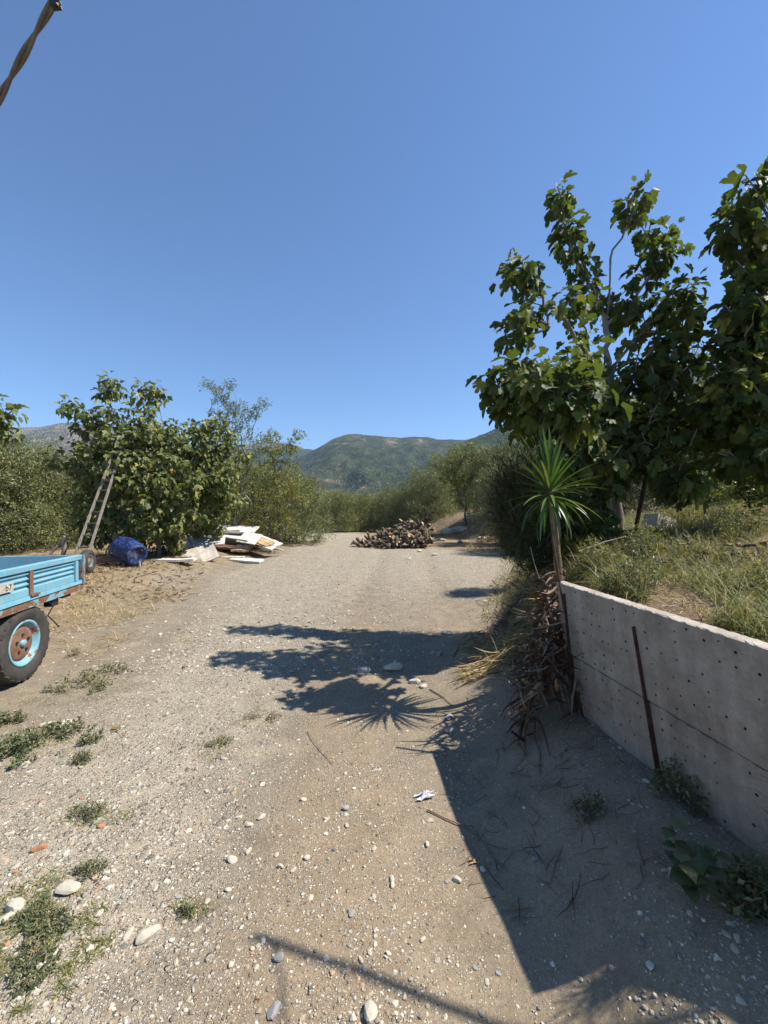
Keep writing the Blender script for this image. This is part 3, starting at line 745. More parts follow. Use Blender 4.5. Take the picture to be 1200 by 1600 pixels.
def far_orchard():
    tv, tf = DIAM; P_, S_ = [], []
    n = 1500
    yy = 85 + 560 * rng.random(n) ** 1.3; uu = rng.uniform(-0.75, 1.1, n)
    xx = uu * yy
    for x, y in zip(xx, yy):
        P_.append((x, y, 0)); S_.append(rng.uniform(1.4, 2.6))
    P_ = np.array(P_); S_ = np.array(S_)
    hs = [o for o in COL.objects if o.name.split('.')[0] in ('hill', 'mountain', 'ground', 'bank')]
    z = z_road(P_[:, 0], P_[:, 1])
    dg = bpy.context.evaluated_depsgraph_get()
    for i, q in enumerate(P_):
        hit = scn.ray_cast(dg, Vector((q[0], q[1], 900)), Vector((0, 0, -1)))
        if hit[0]: z[i] = hit[1].z
    P_[:, 2] = z
    per = 46
    off = rng.normal(size=(n, per, 3)); off /= np.linalg.norm(off, axis=2, keepdims=True); off *= rng.random((n, per, 1)) ** 0.4
    off[:, :, 2] = off[:, :, 2] * 0.75 + 0.75
    pos = (P_[:, None] + off * S_[:, None, None]).reshape(-1, 3)
    d = rng.normal(size=pos.shape); nr = rng.normal(size=pos.shape) + [0.3, -0.3, 0.8]
    sc = np.repeat(S_, per) * 0.55
    v, f, r = scatter(tv, tf, pos, frames(d, nr), sc)
    m = mesh_np('orchard', v, f, False, {'rnd': r}); m.materials.append(M['olive_leaf'])
    tag(link('orchard', m), 'green mass of far olive groves below the mountains', 'orchard', kind='stuff')
bpy.context.view_layer.update()
far_orchard()

# ---- the big fig tree on the right bank
tx, ty = P(965, 800, 4.6)[0], 4.6
base = (tx, ty, gz(tx, ty) - 0.1)
fig_limbs = {
    'trunk': (None, [base, P(962, 740, 4.6), P(955, 660, 4.58), P(950, 590, 4.55)]),
    'a': ('trunk', [P(944, 545, 4.55), P(945, 510, 4.6)]),
    'b1': ('a', [P(930, 455, 4.7), P(905, 420, 4.75)]), 'b1a*': ('b1', [P(890, 385, 4.8), P(878, 335, 4.85), P(868, 292, 4.9)]),
    'b2': ('trunk', [P(905, 545, 4.3), P(885, 505, 4.15), P(866, 483, 4.05)]), 'b2a*': ('b2', [P(835, 458, 4.0), P(812, 432, 4.0), P(795, 412, 4.0)]),
    'b3*': ('b2', [P(850, 516, 4.0), P(815, 521, 3.9), P(797, 508, 3.85)]),
    'b4*': ('a', [P(952, 405, 4.7), P(975, 360, 4.75), P(986, 325, 4.8), P(989, 298, 4.8)]),
    'b5*': ('a', [P(990, 470, 4.6), P(1020, 425, 4.55), P(1040, 385, 4.5)]),
    'b6*': ('trunk', [P(990, 530, 4.5), P(1030, 500, 4.4), P(1075, 445, 4.3)]),
    'b7*': ('trunk', [P(995, 560, 4.4), P(1030, 590, 4.2), P(1060, 610, 4.1)]),
    'b8*': ('trunk', [P(900, 610, 4.2), P(850, 590, 3.9), P(790, 580, 3.7)]),
    'b9*': ('trunk', [P(915, 650, 4.1), P(870, 640, 3.8), P(820, 650, 3.7)]),
    'b10*': ('trunk', [P(1000, 650, 4.3), P(1060, 660, 4.1), P(1110, 690, 4.0)]),
    'b11*': ('trunk', [P(950, 640, 4.2), P(930, 640, 3.7), P(900, 680, 3.5)]),
}
def B(px, py, d, rpx, n, s=0.4, asp=1.0):
    r = rpx / F * d; return (P(px, py, d), (r, r * 0.9, r * asp), n, s)
fig_blobs = [
    B(868, 310, 4.88, 22, 5), B(885, 365, 4.82, 26, 7), B(905, 410, 4.78, 28, 8), B(925, 455, 4.7, 32, 8), B(880, 345, 4.85, 16, 3),
    B(798, 425, 4.0, 22, 6), B(822, 465, 4.0, 26, 7), B(806, 508, 3.87, 18, 6), B(880, 475, 4.3, 26, 6),
    B(985, 320, 4.8, 22, 7), B(1005, 345, 4.8, 18, 4), B(1035, 362, 4.6, 26, 6), B(1040, 395, 4.5, 28, 7), B(1010, 415, 4.6, 20, 5),
    B(990, 470, 4.6, 36, 9), B(1045, 465, 4.4, 34, 9), B(1080, 445, 4.3, 14, 3), B(960, 480, 4.6, 24, 5), B(1020, 510, 4.4, 36, 9), B(1060, 500, 4.3, 26, 6),
    B(785, 590, 3.7, 24, 8), B(815, 570, 3.8, 24, 7), B(800, 625, 3.7, 18, 5), B(860, 590, 3.9, 34, 9), B(895, 565, 4.1, 28, 6), B(910, 530, 4.3, 24, 5),
    B(870, 640, 3.8, 34, 10), B(925, 620, 4.1, 40, 12), B(985, 590, 4.3, 44, 13), B(1040, 580, 4.2, 44, 13), B(1070, 550, 4.2, 30, 8),
    B(980, 660, 4.2, 48, 16), B(1050, 660, 4.1, 50, 16), B(930, 690, 3.8, 40, 12), B(895, 700, 3.6, 30, 8), B(1000, 715, 4.0, 40, 10), B(1070, 730, 3.9, 34, 8), B(1110, 640, 4.0, 40, 10),
    B(1085, 750, 3.8, 18, 4), B(850, 600, 3.15, 26, 10), B(885, 580, 3.2, 22, 7), B(905, 620, 3.1, 24, 7), B(935, 770, 4.2, 30, 7), B(915, 800, 4.2, 26, 6), B(820, 660, 3.9, 20, 4),
]
fig_tree('big fig tree with lobed leaves growing on the bank behind the yucca', fig_limbs, [(c, r if c[2] < 3.1 else tuple(0.72 * np.array(r)), n * 0.66 if c[2] > 3.1 else int(n * 1.2), q) for c, r, n, q in fig_blobs], 8, 0.15, 'fig_leaf', 'bark_grey', 0.0065, 'fig trees', dens=1.3)

# ---- second fig reaching in at the right edge
x2, y2 = 4.6, 3.9
f2_limbs = {'trunk': (None, [(x2, y2, gz(x2, y2) - 0.1), (4.5, 3.9, 2.4), (4.35, 3.9, 3.1)]),
            'u*': ('trunk', [P(1240, 430, 4.0), P(1190, 330, 3.9), P(1175, 280, 3.9)]),
            'v*': ('trunk', [P(1220, 500, 3.9), P(1165, 500, 3.8)]), 'w*': ('trunk', [P(1220, 600, 3.8), P(1160, 590, 3.7)])}
f2_blobs = [B(1178, 290, 3.9, 26, 6), B(1165, 335, 3.9, 32, 8), B(1140, 345, 3.9, 16, 3), B(1185, 390, 3.9, 34, 10), B(1165, 430, 3.85, 30, 8), B(1185, 475, 3.8, 40, 12), B(1140, 485, 3.8, 18, 4),
            B(1145, 520, 3.8, 36, 10), B(1190, 560, 3.8, 44, 14), B(1135, 575, 3.75, 22, 5), B(1150, 610, 3.7, 40, 12), B(1200, 650, 3.7, 44, 12), B(1230, 350, 4.0, 40, 10), B(1250, 500, 3.9, 60, 16),
            B(1150, 680, 3.7, 40, 9), B(1190, 720, 3.8, 30, 6), B(1110, 610, 3.8, 24, 5)]
fig_tree('dark fig tree reaching in at the upper right edge with large leaves', f2_limbs, f2_blobs, 7, 0.165, 'fig_leaf', 'bark_grey', 0.0065, 'fig trees')

# ---- fig over the rubbish heap on the left
bx, by = P(248, 850, 9.9)[0], 9.9
b3 = (bx, by, gz(bx, by) - 0.1)
f3_limbs = {'trunk': (None, [b3, P(245, 810, 9.9), P(240, 770, 9.9)]),
            'a*': ('trunk', [P(205, 700, 9.8), P(180, 650, 9.8), P(165, 600, 9.8)]), 'b*': ('trunk', [P(180, 720, 9.7), P(140, 680, 9.6), P(108, 632, 9.6)]),
            'c*': ('trunk', [P(260, 690, 10.2), P(250, 640, 10.2), P(245, 610, 10.2)]), 'd*': ('trunk', [P(300, 740, 10), P(340, 700, 10.3)]),
            'e*': ('trunk', [P(280, 790, 9.6), P(320, 810, 9.5)]), 'f*': ('a', [P(210, 625, 9.8), P(222, 607, 9.8)])}
f3_blobs = [B(167, 603, 9.8, 20, 9), B(110, 635, 9.6, 16, 7), B(135, 660, 9.6, 26, 14), B(165, 650, 9.7, 24, 14), B(215, 620, 9.8, 26, 12), B(245, 612, 10.1, 14, 6), B(190, 690, 9.6, 36, 26),
            B(150, 720, 9.5, 34, 22), B(235, 680, 9.8, 36, 26), B(290, 690, 10.1, 38, 28), B(335, 680, 10.4, 32, 20), B(210, 740, 9.4, 40, 30), B(270, 750, 9.4, 42, 32), B(330, 740, 10.4, 38, 28),
            B(180, 790, 9.4, 34, 20), B(240, 800, 9.2, 38, 24), B(272, 790, 9.7, 28, 22), B(335, 785, 10.8, 32, 20), B(365, 720, 10.6, 28, 12), B(365, 775, 11.2, 26, 12), B(130, 770, 9.5, 30, 14), B(150, 820, 9.6, 34, 14), B(210, 830, 9.7, 40, 16), B(265, 832, 10.2, 36, 16), B(325, 812, 11.4, 26, 16), B(110, 710, 9.8, 26, 10)]
fig_tree('wide fig tree leaning over the blue drum and ladder', f3_limbs, f3_blobs, 8, 0.16, 'fig_leaf_pale', 'bark_grey', 0.005, 'fig trees', dens=2.6)

# ---- fig branch poking in at the left edge
f4_limbs = {'trunk': (None, [(-7.6, 6.4, 0.0), (-7.5, 6.4, 1.5), (-7.2, 6.4, 2.2)]), 'a*': ('trunk', [P(-40, 670, 6.2), P(5, 655, 6.1), P(18, 640, 6.1)])}
f4_blobs = [B(12, 640, 6.1, 14, 5), B(2, 660, 6.1, 14, 5), B(-20, 650, 6.2, 26, 8), B(-60, 640, 6.3, 40, 16), B(-90, 700, 6.4, 50, 18)]
fig_tree('fig branch poking in at the left edge above the trailer', f4_limbs, f4_blobs, 6, 0.15, 'fig_leaf_pale', 'bark_grey', 0.006, 'fig trees')

def px_tree(name, label, root_px, root_d, limbs, blobs, per, length, width, tw, mat, bark, group=None, **kw):
    x = (root_px - 600) / F * root_d; r0 = np.array([x, root_d, gz(x, root_d) - 0.05])
    L = {k: (p, [np.array(q) - r0 for q in pts]) for k, (p, pts) in limbs.items()}
    L = {'root': (None, [np.zeros(3), np.array([0, 0, 0.25])]), **{k: ('root' if p is None else p, pts) for k, (p, pts) in L.items()}}
    Bs = [(np.array(c) - r0, r, n, s) for c, r, n, s in blobs]
    ms = tree_meshes(int(root_px * 7 + 3), Bs, L, per, length, width, tw, mat, bark, **kw)
    return place_tree(name, ms, tuple(r0), 0, 1.0, label, group)

px_tree('almond_tree', 'leafy almond tree with tall thin shoots above the rubbish heap', 368, 13.4,
        {'a': (None, [P(370, 760, 11.8), P(350, 680, 11.8), P(335, 600, 11.8)]), 'b': (None, [P(375, 740, 11.8), P(372, 670, 11.8), P(362, 600, 11.8)]), 'c': (None, [P(385, 730, 11.8), P(395, 670, 11.8), P(412, 628, 11.8)])},
        [B(325, 600, 11.8, 8, 6), B(345, 615, 11.8, 14, 14), B(358, 600, 11.8, 9, 7), B(350, 640, 11.8, 22, 26), B(372, 650, 11.8, 24, 30), B(398, 645, 11.8, 12, 10), B(412, 630, 11.8, 7, 6), B(385, 690, 11.8, 30, 36), B(345, 690, 11.8, 24, 26),
         B(380, 740, 12.6, 34, 50), B(420, 690, 12.4, 16, 14), B(370, 785, 13.2, 34, 50)], 12, 0.075, 0.03, 0.3, 'almond_leaf', 'bark_grey', tip_r=0.004, template=LENS, dens=1.8)
px_tree('mulberry_tree', 'yellowing leafy tree at the left edge of the track', 420, 13.6,
        {'a': (None, [P(425, 770, 13.6), P(430, 720, 13.6)]), 'b': ('a', [P(455, 700, 13.6), P(470, 672, 13.6)]), 'c': ('a', [P(410, 690, 13.6)])},
        [B(420, 690, 13.6, 22, 24), B(445, 710, 13.6, 22, 26), B(468, 680, 13.6, 9, 8), B(455, 695, 13.6, 10, 8), B(412, 730, 13.6, 30, 44), B(450, 745, 13.6, 28, 40), B(425, 780, 13.4, 34, 56), B(390, 750, 13.6, 24, 28), B(470, 770, 13.6, 18, 18), B(400, 810, 13.4, 26, 34), B(440, 815, 13.4, 22, 24)],
        14, 0.085, 0.038, 0.32, 'yellow_leaf', 'bark_grey', tip_r=0.004, template=LENS, dens=1.6)
px_tree('mulberry_tree', 'yellow green leafy tree on the bank beside the log heap', 728, 21.5,
        {'a': (None, [P(728, 780, 21.5), P(722, 740, 21.5)]), 'b': ('a', [P(705, 715, 21.5)]), 'c': ('a', [P(745, 705, 21.5)])},
        [B(712, 712, 21.5, 18, 30), B(735, 705, 21.5, 18, 30), B(725, 735, 21.5, 26, 60), B(700, 745, 21.5, 18, 28), B(750, 735, 21.5, 18, 28), B(722, 765, 21.5, 24, 40)], 14, 0.13, 0.07, 0.42, 'yellow_leaf', 'bark_dark', tip_r=0.006, template=LENS)
px_tree('round_leaf_bush', 'rounded green bush at the right edge beyond the weedy bank', 1182, 4.6,
        {'a': (None, [P(1180, 770, 4.6)])}, [B(1180, 760, 4.6, 26, 60), B(1205, 730, 4.6, 30, 60), B(1170, 740, 4.6, 18, 24)], 16, 0.05, 0.034, 0.18, 'almond_leaf', 'bark_dark', tip_r=0.003, template=LENS)
px_tree('rosemary_bush', 'dark feathery rosemary bush hanging over the track edge', 842, 4.7,
        {'a': (None, [P(840, 830, 4.7)]), 'b': (None, [P(815, 820, 4.6)]), 'c': (None, [P(860, 820, 4.7)])},
        [B(800, 800, 4.5, 26, 90, 0.3, 1.6), B(830, 800, 4.5, 34, 150, 0.3, 1.5), B(865, 800, 4.6, 32, 120, 0.3, 1.3), B(785, 770, 4.7, 14, 30, 0.3, 1.6), B(805, 850, 4.3, 26, 80), B(840, 860, 4.1, 34, 110), B(868, 850, 3.9, 30, 90), B(825, 880, 3.9, 22, 50), B(780, 820, 4.6, 16, 40, 0.3, 1.8), B(790, 830, 4.5, 14, 30), B(810, 760, 4.7, 22, 50, 0.3, 1.6)],
        20, 0.10, 0.0075, 0.30, 'rosemary', 'bark_dark', tip_r=0.002, droop=-0.35, out=0.35, dens=1.25)
px_tree('rosemary_bush', 'second dark bush behind the feathery one at the track edge', 865, 7.2,
        {'a': (None, [P(850, 800, 7.2)])}, [B(830, 800, 7.0, 26, 120), B(860, 780, 7.2, 36, 160), B(815, 825, 6.9, 16, 50), B(900, 800, 7.2, 30, 100)], 26, 0.055, 0.013, 0.3, 'rosemary', 'bark_dark', tip_r=0.003, droop=-0.05, out=0.5, dens=1.5)

px_tree('leafy_shrub', 'dark leafy shrub in the shade right behind the yucca', 925, 3.9,
        {'a': (None, [P(925, 840, 3.9)])}, [B(925, 830, 3.9, 30, 60), B(905, 860, 3.7, 24, 40), B(945, 850, 3.8, 22, 34), B(900, 800, 4.0, 26, 40)], 9, 0.085, 0.05, 0.2, 'fig_leaf', 'bark_dark', tip_r=0.003, template=LENS)
px_tree('leafy_shrub', 'low green shrub on the slope left of the round right-edge bush', 1110, 6.2,
        {'a': (None, [P(1110, 770, 6.2)])}, [B(1110, 755, 6.2, 26, 60), B(1085, 765, 6.2, 18, 34), B(1135, 760, 6.3, 18, 34)], 12, 0.06, 0.03, 0.2, 'almond_leaf', 'bark_dark', tip_r=0.003, template=LENS)

# ------------------------------------------------------------------ the concrete panel wall
WA = np.array([1.335, 1.375]); WB = np.array([1.18, 2.44])
wd = (WB - WA) / np.linalg.norm(WB - WA); wn_ = np.array([-wd[1], wd[0]])  # towards the track
NEAR = WA - wd * 0.15; LEN = float(np.linalg.norm(WB - NEAR)); THK = 0.05
LEAN = math.atan2(0.10, 0.76)
def build_wall():
    o = thing('concrete_wall', 'leaning wall of pale concrete panels full of small holes', 'wall', (NEAR[0], NEAR[1], 0.16), math.atan2(wd[1], wd[0]))
    rx = Matrix.Rotation(-LEAN, 4, 'X')   # lean towards the track: local +Y faces the track
    def panel(z0, z1, L, seed, name='panel', x0=0.0, dy=0.0):
        r = random.Random(seed); mb = MB(); cs = 0.062
        nx = max(1, int(L / cs)); nz = max(1, int((z1 - z0) / cs)); cx = L / nx; cz = (z1 - z0) / nz
        for i in range(nx):
            for j in range(nz):
                xa, xb, za, zb = x0 + i * cx, x0 + (i + 1) * cx, z0 + j * cz, z0 + (j + 1) * cz
                q = [(xa, 0, za), (xb, 0, za), (xb, 0, zb), (xa, 0, zb)]
                if r.random() < 0.6 and 0 < i < nx - 1:
                    mx = (xa + xb) / 2 + r.uniform(-1, 1) * 0.016; mz = (za + zb) / 2 + r.uniform(-1, 1) * 0.014; rad = r.uniform(0.0035, 0.0062)
                    c = [(mx + rad * math.cos(a), 0, mz + rad * math.sin(a)) for a in [math.radians(-135 + 45 * k) for k in range(8)]]
                    dp = [(p[0], -0.012, p[2]) for p in c]
                    vs = q + c + dp; fs = []
                    for k in range(4):
                        a, b, d2 = 4 + 2 * k, 4 + 2 * k + 1, 4 + (2 * k + 2) % 8
                        fs += [(k, (k + 1) % 4, d2, b), (k, b, a)]
                    mb.add(vs, fs)
                    mb.add(c + dp, [(k, (k + 1) % 8, 8 + (k + 1) % 8, 8 + k) for k in range(8)] + [tuple(range(8, 16))], 1)
                else: mb.add(q, [(0, 1, 2, 3)])
        xe_, t = x0 + L, -THK
        mb.add([(x0, 0, z0), (xe_, 0, z0), (xe_, t, z0), (x0, t, z0)], [(0, 3, 2, 1)])
        # chipped pale top edge
        n = 90; top = []
        for i in range(n + 1):
            x = x0 + L * i / n; ch = 0.012 * max(0, r.random() - 0.75) * 4; top += [(x, 0, z1), (x, -0.004 - ch, z1 + 0.004 * r.random() + 0.001), (x, t, z1 + 0.003 * r.random())]
        mb.add(top, [(3 * i + a, 3 * i + 3 + a, 3 * i + 4 + a, 3 * i + 1 + a) for i in range(n) for a in (0, 1)], 2)
        mb.add([(x0, 0, z0), (x0, t, z0), (x0, t, z1), (x0, 0, z1)], [(0, 1, 2, 3)]); mb.add([(xe_, 0, z0), (xe_, t, z0), (xe_, t, z1), (xe_, 0, z1)], [(0, 3, 2, 1)])
        mb.add([(x0, t, z0), (xe_, t, z0), (xe_, t, z1), (x0, t, z1)], [(0, 1, 2, 3)])
        p = mb.build(name, [M['concrete'], M['hole'], M['concrete_top']], o); p.matrix_local = Matrix.Translation((0, dy, 0)) @ rx; return p
    tag(panel(0.0, 0.458, LEN - 0.02, 3), 'lower panel streaked with grey damp')
    panel(0.474, 0.897, LEN, 4, dy=0.008)
    return o
wall = build_wall()

def wall_pt(px, z):
    """point on the track face of the wall nearest the given picture column at height z"""
    u = (px - 600) / F; off = 0.10 * (z - 0.28) / 0.76 + 0.012
    a = NEAR + wn_ * off; s = (u * a[1] - a[0]) / (wd[0] - u * wd[1])
    q = a + wd * s; return np.array([q[0], q[1], z])
def angle_iron(a, b, w, label):
    a, b = Vector(a), Vector(b); L = (b - a).length; mb = MB()
    mb.box((0, 0.004, L / 2), (w, 0.005, L)); mb.box((-w / 2 + 0.0025, 0.004 + w / 3 + 0.0026, L / 2), (0.005, w * 0.66, L))
    o = mb.build('angle_iron_post', M['rust']); zz = (b - a).normalized(); yy = Vector((wn_[0], wn_[1], 0)); yy = (yy - zz * yy.dot(zz)).normalized(); xx = yy.cross(zz)
    mt = Matrix((xx, yy, zz)).transposed().to_4x4(); mt.translation = a; o.matrix_world = mt
    return tag(o, label, 'post', 'rusty posts along the wall')
p0, p1 = wall_pt(1037, 0.22), wall_pt(993, 0.96)
angle_iron(p0, p1, 0.032, 'rusty angle iron post standing against the middle of the panels')
p0, p1 = wall_pt(905, 0.22), wall_pt(884, 1.0)
angle_iron(p0, p1, 0.032, 'rusty angle iron post at the far end of the wall')
def rebar(a, b, r, label):
    a, b = Vector(a), Vector(b); mb = MB(); L = (b - a).length; n = int(L / 0.009)
    mb.tube([a + (b - a) * i / n for i in range(n + 1)], [r * (1.22 if i % 2 else 0.95) for i in range(n + 1)], 8)
    return tag(mb.build('rebar_rod', M['rust']), label, 'rod')
q0 = wall_pt(889, 0.9) + np.array([-0.02, 0.012, 0]); q1 = P(863, 842, 2.46)
rebar(q0, q1, 0.0075, 'ribbed rusty rebar rod rising above the end of the wall')
# ---------------------------------------------------------------- the yucca behind the wall end
def yucca():
    r0 = P(879, 905, 2.93); r0[2] = gz(r0[0], r0[1]) - 0.04
    hd = P(859, 766, 2.93)
    o = thing('yucca', 'green yucca with sword leaves on a bare stem at wall end', 'plant', tuple(r0))
    n = 16; pts = []; rs = []
    for i in range(n + 1):
        t = i / n; c = r0 + (hd - r0) * t + np.array([0.02 * math.sin(t * 3.1), 0, 0]); pts.append(c - r0)
        rs.append((0.036 - 0.016 * t) * (1.12 if i % 2 else 0.95))
    mb = MB(); mb.tube(pts, rs, 9); mb.build('stem', M['bark_yucca'], o)
    ms = []
    for k, (dr, L) in enumerate([(0.10, 1.0), (0.28, 1.0), (0.5, 1.0), (0.8, 0.95), (0.18, 0.9)]):
        m = 9; v = []
        for i in range(m + 1):
            t = i / m; w = 0.025 * (0.55 + 1.0 * math.sin(min(1, t * 1.3 + 0.15) * math.pi * 0.5)) * (1 - t ** 2.6) + 0.0006
            y = L * (t - dr * 0.12 * t ** 3); z = -dr * 0.55 * t ** 2.2
            v += [(-w, y, z + w * 0.55), (0, y, z), (w, y, z + w * 0.55)]
        f = []
        for i in range(m): f += [(3 * i, 3 * i + 1, 3 * i + 4, 3 * i + 3), (3 * i + 1, 3 * i + 2, 3 * i + 5, 3 * i + 4)]
        me = mesh_np('leaf', np.array(v), np.array(f), True, {'rnd': np.zeros(len(v))}); me.materials.append(M['yucca_leaf']); ms.append(me)
    N = 92
    for i in range(N):
        t = i / (N - 1); el = math.radians(88 - 132 * t ** 1.35 + rng.uniform(-13, 13)); az = i * 2.39996 + rng.uniform(-0.15, 0.15)
        d = np.array([[math.cos(el) * math.cos(az), math.cos(el) * math.sin(az), math.sin(el)]])
        nr = np.array([[-math.sin(el) * math.cos(az), -math.sin(el) * math.sin(az), math.cos(el) + 0.001]]) if el < 1.4 else np.array([[-math.cos(az), -math.sin(az), 0.1]])
        R = frames(d, nr)[0]; L = rng.uniform(0.31, 0.42) * (1.12 if t < 0.25 else (0.92 if t > 0.75 else 1.0))
        k = int(min(3, t * 3.6 + rng.uniform(-0.4, 0.4))) if t > 0.05 else 4
        lo = bpy.data.objects.new('leaf', ms[max(0, k)]); COL.objects.link(lo); lo.parent = o
        mt = Matrix(R.tolist()).to_4x4(); mt.translation = Vector(hd - r0 + np.array([0, 0, 0.03 - 0.10 * t]) + d[0] * 0.015)
        lo.matrix_local = mt @ Matrix.Scale(float(L), 4)
yucca()

# ------------------------------------------------------------------ blades, straw, dead leaves
def blades(name, pos, L, w, bend, lean, mat, seg=3, label=None, cat=None, parent=None, headings=None, kind='stuff'):
    n = len(pos); hd = rng.uniform(0, 6.28, n) if headings is None else headings
    d = np.stack([np.cos(hd), np.sin(hd), np.zeros(n)], 1); s = np.stack([-np.sin(hd), np.cos(hd), np.zeros(n)], 1)
    ts = np.linspace(0, 1, seg + 1); V = []
    for t in ts:
        ang = lean + bend * t
        ln = L * t
        c = pos + d * (ln * np.sin(ang))[:, None] + np.array([0, 0, 1]) * (ln * np.cos(ang))[:, None]
        if t < 1: V += [c - s * (w * (1 - 0.75 * t))[:, None] / 2, c + s * (w * (1 - 0.75 * t))[:, None] / 2]
        else: V += [c]
    V = np.stack(V, 1); k = V.shape[1]
    f = []
    for i in range(seg - 1): f += [(2 * i, 2 * i + 1, 2 * i + 3), (2 * i, 2 * i + 3, 2 * i + 2)]
    f.append((2 * seg - 2, 2 * seg - 1, 2 * seg)); f = np.array(f)
    F_ = (f[None] + (np.arange(n) * k)[:, None, None]).reshape(-1, 3)
    m = mesh_np(name, V.reshape(-1, 3), F_, False, {'rnd': np.repeat(rng.random(n), k)}); m.materials.append(M[mat])
    o = link(name, m, parent)
    if kind: o['kind'] = kind
    return tag(o, label, cat)

def on_ground(xy):
    return np.array([[x, y, gz(x, y)] for x, y in xy])

def bank_grass():
    n = 60000
    y = 1.15 + 8.5 * rng.random(n) ** 1.6; t = 0.03 + 5.5 * rng.random(n) ** 1.5
    x = xe(y) + t + np.interp(y, [2.4, 3.4], [0, 0.35])
    dens = fbm(x * 1.6, y * 1.6, 71, 3)
    keep = (dens > 0.29 + 0.1 * (t < 0.35) + 0.08 * (y > 3.6)) & (np.abs(x) < y * 1.15 + 0.4); x, y, t = x[keep], y[keep], t[keep]
    p = on_ground(np.stack([x, y], 1)); n = len(p)
    tall = fbm(x * 2.2, y * 2.2, 75, 2)
    blades('grass', p, rng.uniform(0.06, 0.20, n) * (0.4 + 1.4 * tall), rng.uniform(0.0025, 0.006, n), rng.uniform(0.3, 1.5, n), rng.uniform(0, 0.5, n), 'grass',
           label='yellow green grass and weeds growing on the bank above the wall', cat='grass')
    # dry straw on the bank
    n = 16000; y = 1.2 + 6.5 * rng.random(n) ** 1.5; x = xe(y) + 0.04 + 3.5 * rng.random(n) ** 1.3
    keep = fbm(x * 1.8, y * 1.8, 88, 3) > 0.40; x, y = x[keep], y[keep]
    p = on_ground(np.stack([x, y], 1)) + [0, 0, 0.012]; n = len(p)
    blades('straw', p, rng.uniform(0.06, 0.2, n), rng.uniform(0.002, 0.005, n), rng.uniform(0.1, 0.9, n), rng.uniform(0.9, 1.5, n), 'straw', label='dry straw lying among the weeds on the bank', cat='straw')
bank_grass()

def verge_straw():
    n = 40000
    y = 3.9 + 10 * rng.random(n) ** 1.7; x = -2.2 - 6.5 * rng.random(n)
    xl = np.interp(y, XL_Y, XL_X)
    m = fbm(x * 1.3, y * 1.3, 51, 3) + 0.25 * sstep(0, 1.2, xl - x) - 0.25 * (x > xl)
    keep = (m > 0.50) & (np.abs(x) < y * 1.05) & (rng.random(n) < sstep(3.9, 5.6, y + 1.2 * (fbm(x * 2, y * 2, 57, 3) - 0.5))); x, y = x[keep], y[keep]
    p = on_ground(np.stack([x, y], 1)) + [0, 0, 0.008]; n = len(p)
    blades('straw', p, rng.uniform(0.05, 0.22, n), rng.uniform(0.003, 0.008, n), rng.uniform(0, 0.7, n), rng.uniform(0.7, 1.5, n), 'straw', label='flattened golden straw on the verge beyond the trailer', cat='straw')
    n = 9000; y = 13 + 17 * rng.random(n); x = xe(y) - 1.2 + 6 * rng.random(n) ** 1.3
    x2 = np.interp(y, XL_Y, XL_X) - 2.5 * rng.random(n); x = np.where(rng.random(n) < 0.35, x2, x)
    keep = fbm(x, y, 61, 3) > 0.46; x, y = x[keep], y[keep]
    p = on_ground(np.stack([x, y], 1)); n = len(p)
    blades('straw', p, rng.uniform(0.15, 0.45, n), rng.uniform(0.008, 0.018, n), rng.uniform(0.2, 1.0, n), rng.uniform(0.1, 0.8, n), 'straw', label='dry yellow grass round the far end of the track', cat='grass')
verge_straw()

def strips(name, n, cfun, L, w, mat, label, cat, dirfun, curl=0.5, zmin=0.01):
    """heap of long dead leaves: folded strips"""
    seg = 4; V = []; Fc = []; b = 0; rr = []
    for i in range(n):
        p = np.array(cfun(i), float); d = np.array(dirfun(p, i), float); d /= np.linalg.norm(d)
        up = rng.normal(size=3) * 0.6 + [0, 0, 1]; s = np.cross(d, up); s /= np.linalg.norm(s) + 1e-6; u = np.cross(s, d)
        l = L * rng.uniform(0.5, 1.25); ww = w * rng.uniform(0.6, 1.3); cu = rng.normal(0, curl)
        for k in range(seg + 1):
            t = k / seg; c = p + d * l * (t - 0.3) + u * l * cu * (t - 0.3) ** 2 * 1.2 + s * l * rng.normal(0, 0.015)
            c[2] = max(c[2], gz(c[0], c[1]) + zmin)
            q = ww * (1 - t ** 3) + 0.0008
            V += [c - s * q / 2 + u * q * 0.25, c, c + s * q / 2 + u * q * 0.25]
        for k in range(seg):
            a = b + 3 * k; Fc += [(a, a + 1, a + 4, a + 3), (a + 1, a + 2, a + 5, a + 4)]
        b += 3 * (seg + 1); rr += [rng.random()] * (3 * (seg + 1))
    m = mesh_np(name, np.array(V), np.array(Fc), True, {'rnd': np.array(rr)}); m.materials.append(M[mat])
    return tag(link(name, m), label, cat, kind='stuff')

def heap_pt(i):
    # a heap leaning on the wall end and the bank slope
    while True:
        px = rng.normal(850, 26); d = rng.uniform(2.25, 3.25); x = (px - 600) / F * d
        h = 0.78 * math.exp(-((px - 866) / 34) ** 2 - ((d - 2.62) / 0.45) ** 2)
        if h < 0.05: continue
        z0 = gz(min(x, float(xe(d)) - 0.01), d); return (x, d, z0 + h * (0.25 + 0.85 * rng.random() ** 0.5))
strips('dead_leaves', 540, heap_pt, 0.22, 0.019, 'dead_leaf', 'heap of dead brown yucca leaves at the end of the wall', 'dead leaves', lambda p, i: (rng.normal(-0.35, 0.5), rng.normal(-0.3, 0.5), rng.normal(-0.35, 0.4)), 0.7)
def fan_pt(i):
    px = rng.uniform(725, 868); row = rng.uniform(985, 1075); d = 1.45 * F / (row - HOR); x = (px - 600) / F * d
    h = 0.22 * math.exp(-((px - 840) / 50) ** 2); return (x, d, gz(x, d) + 0.02 + h * rng.random())
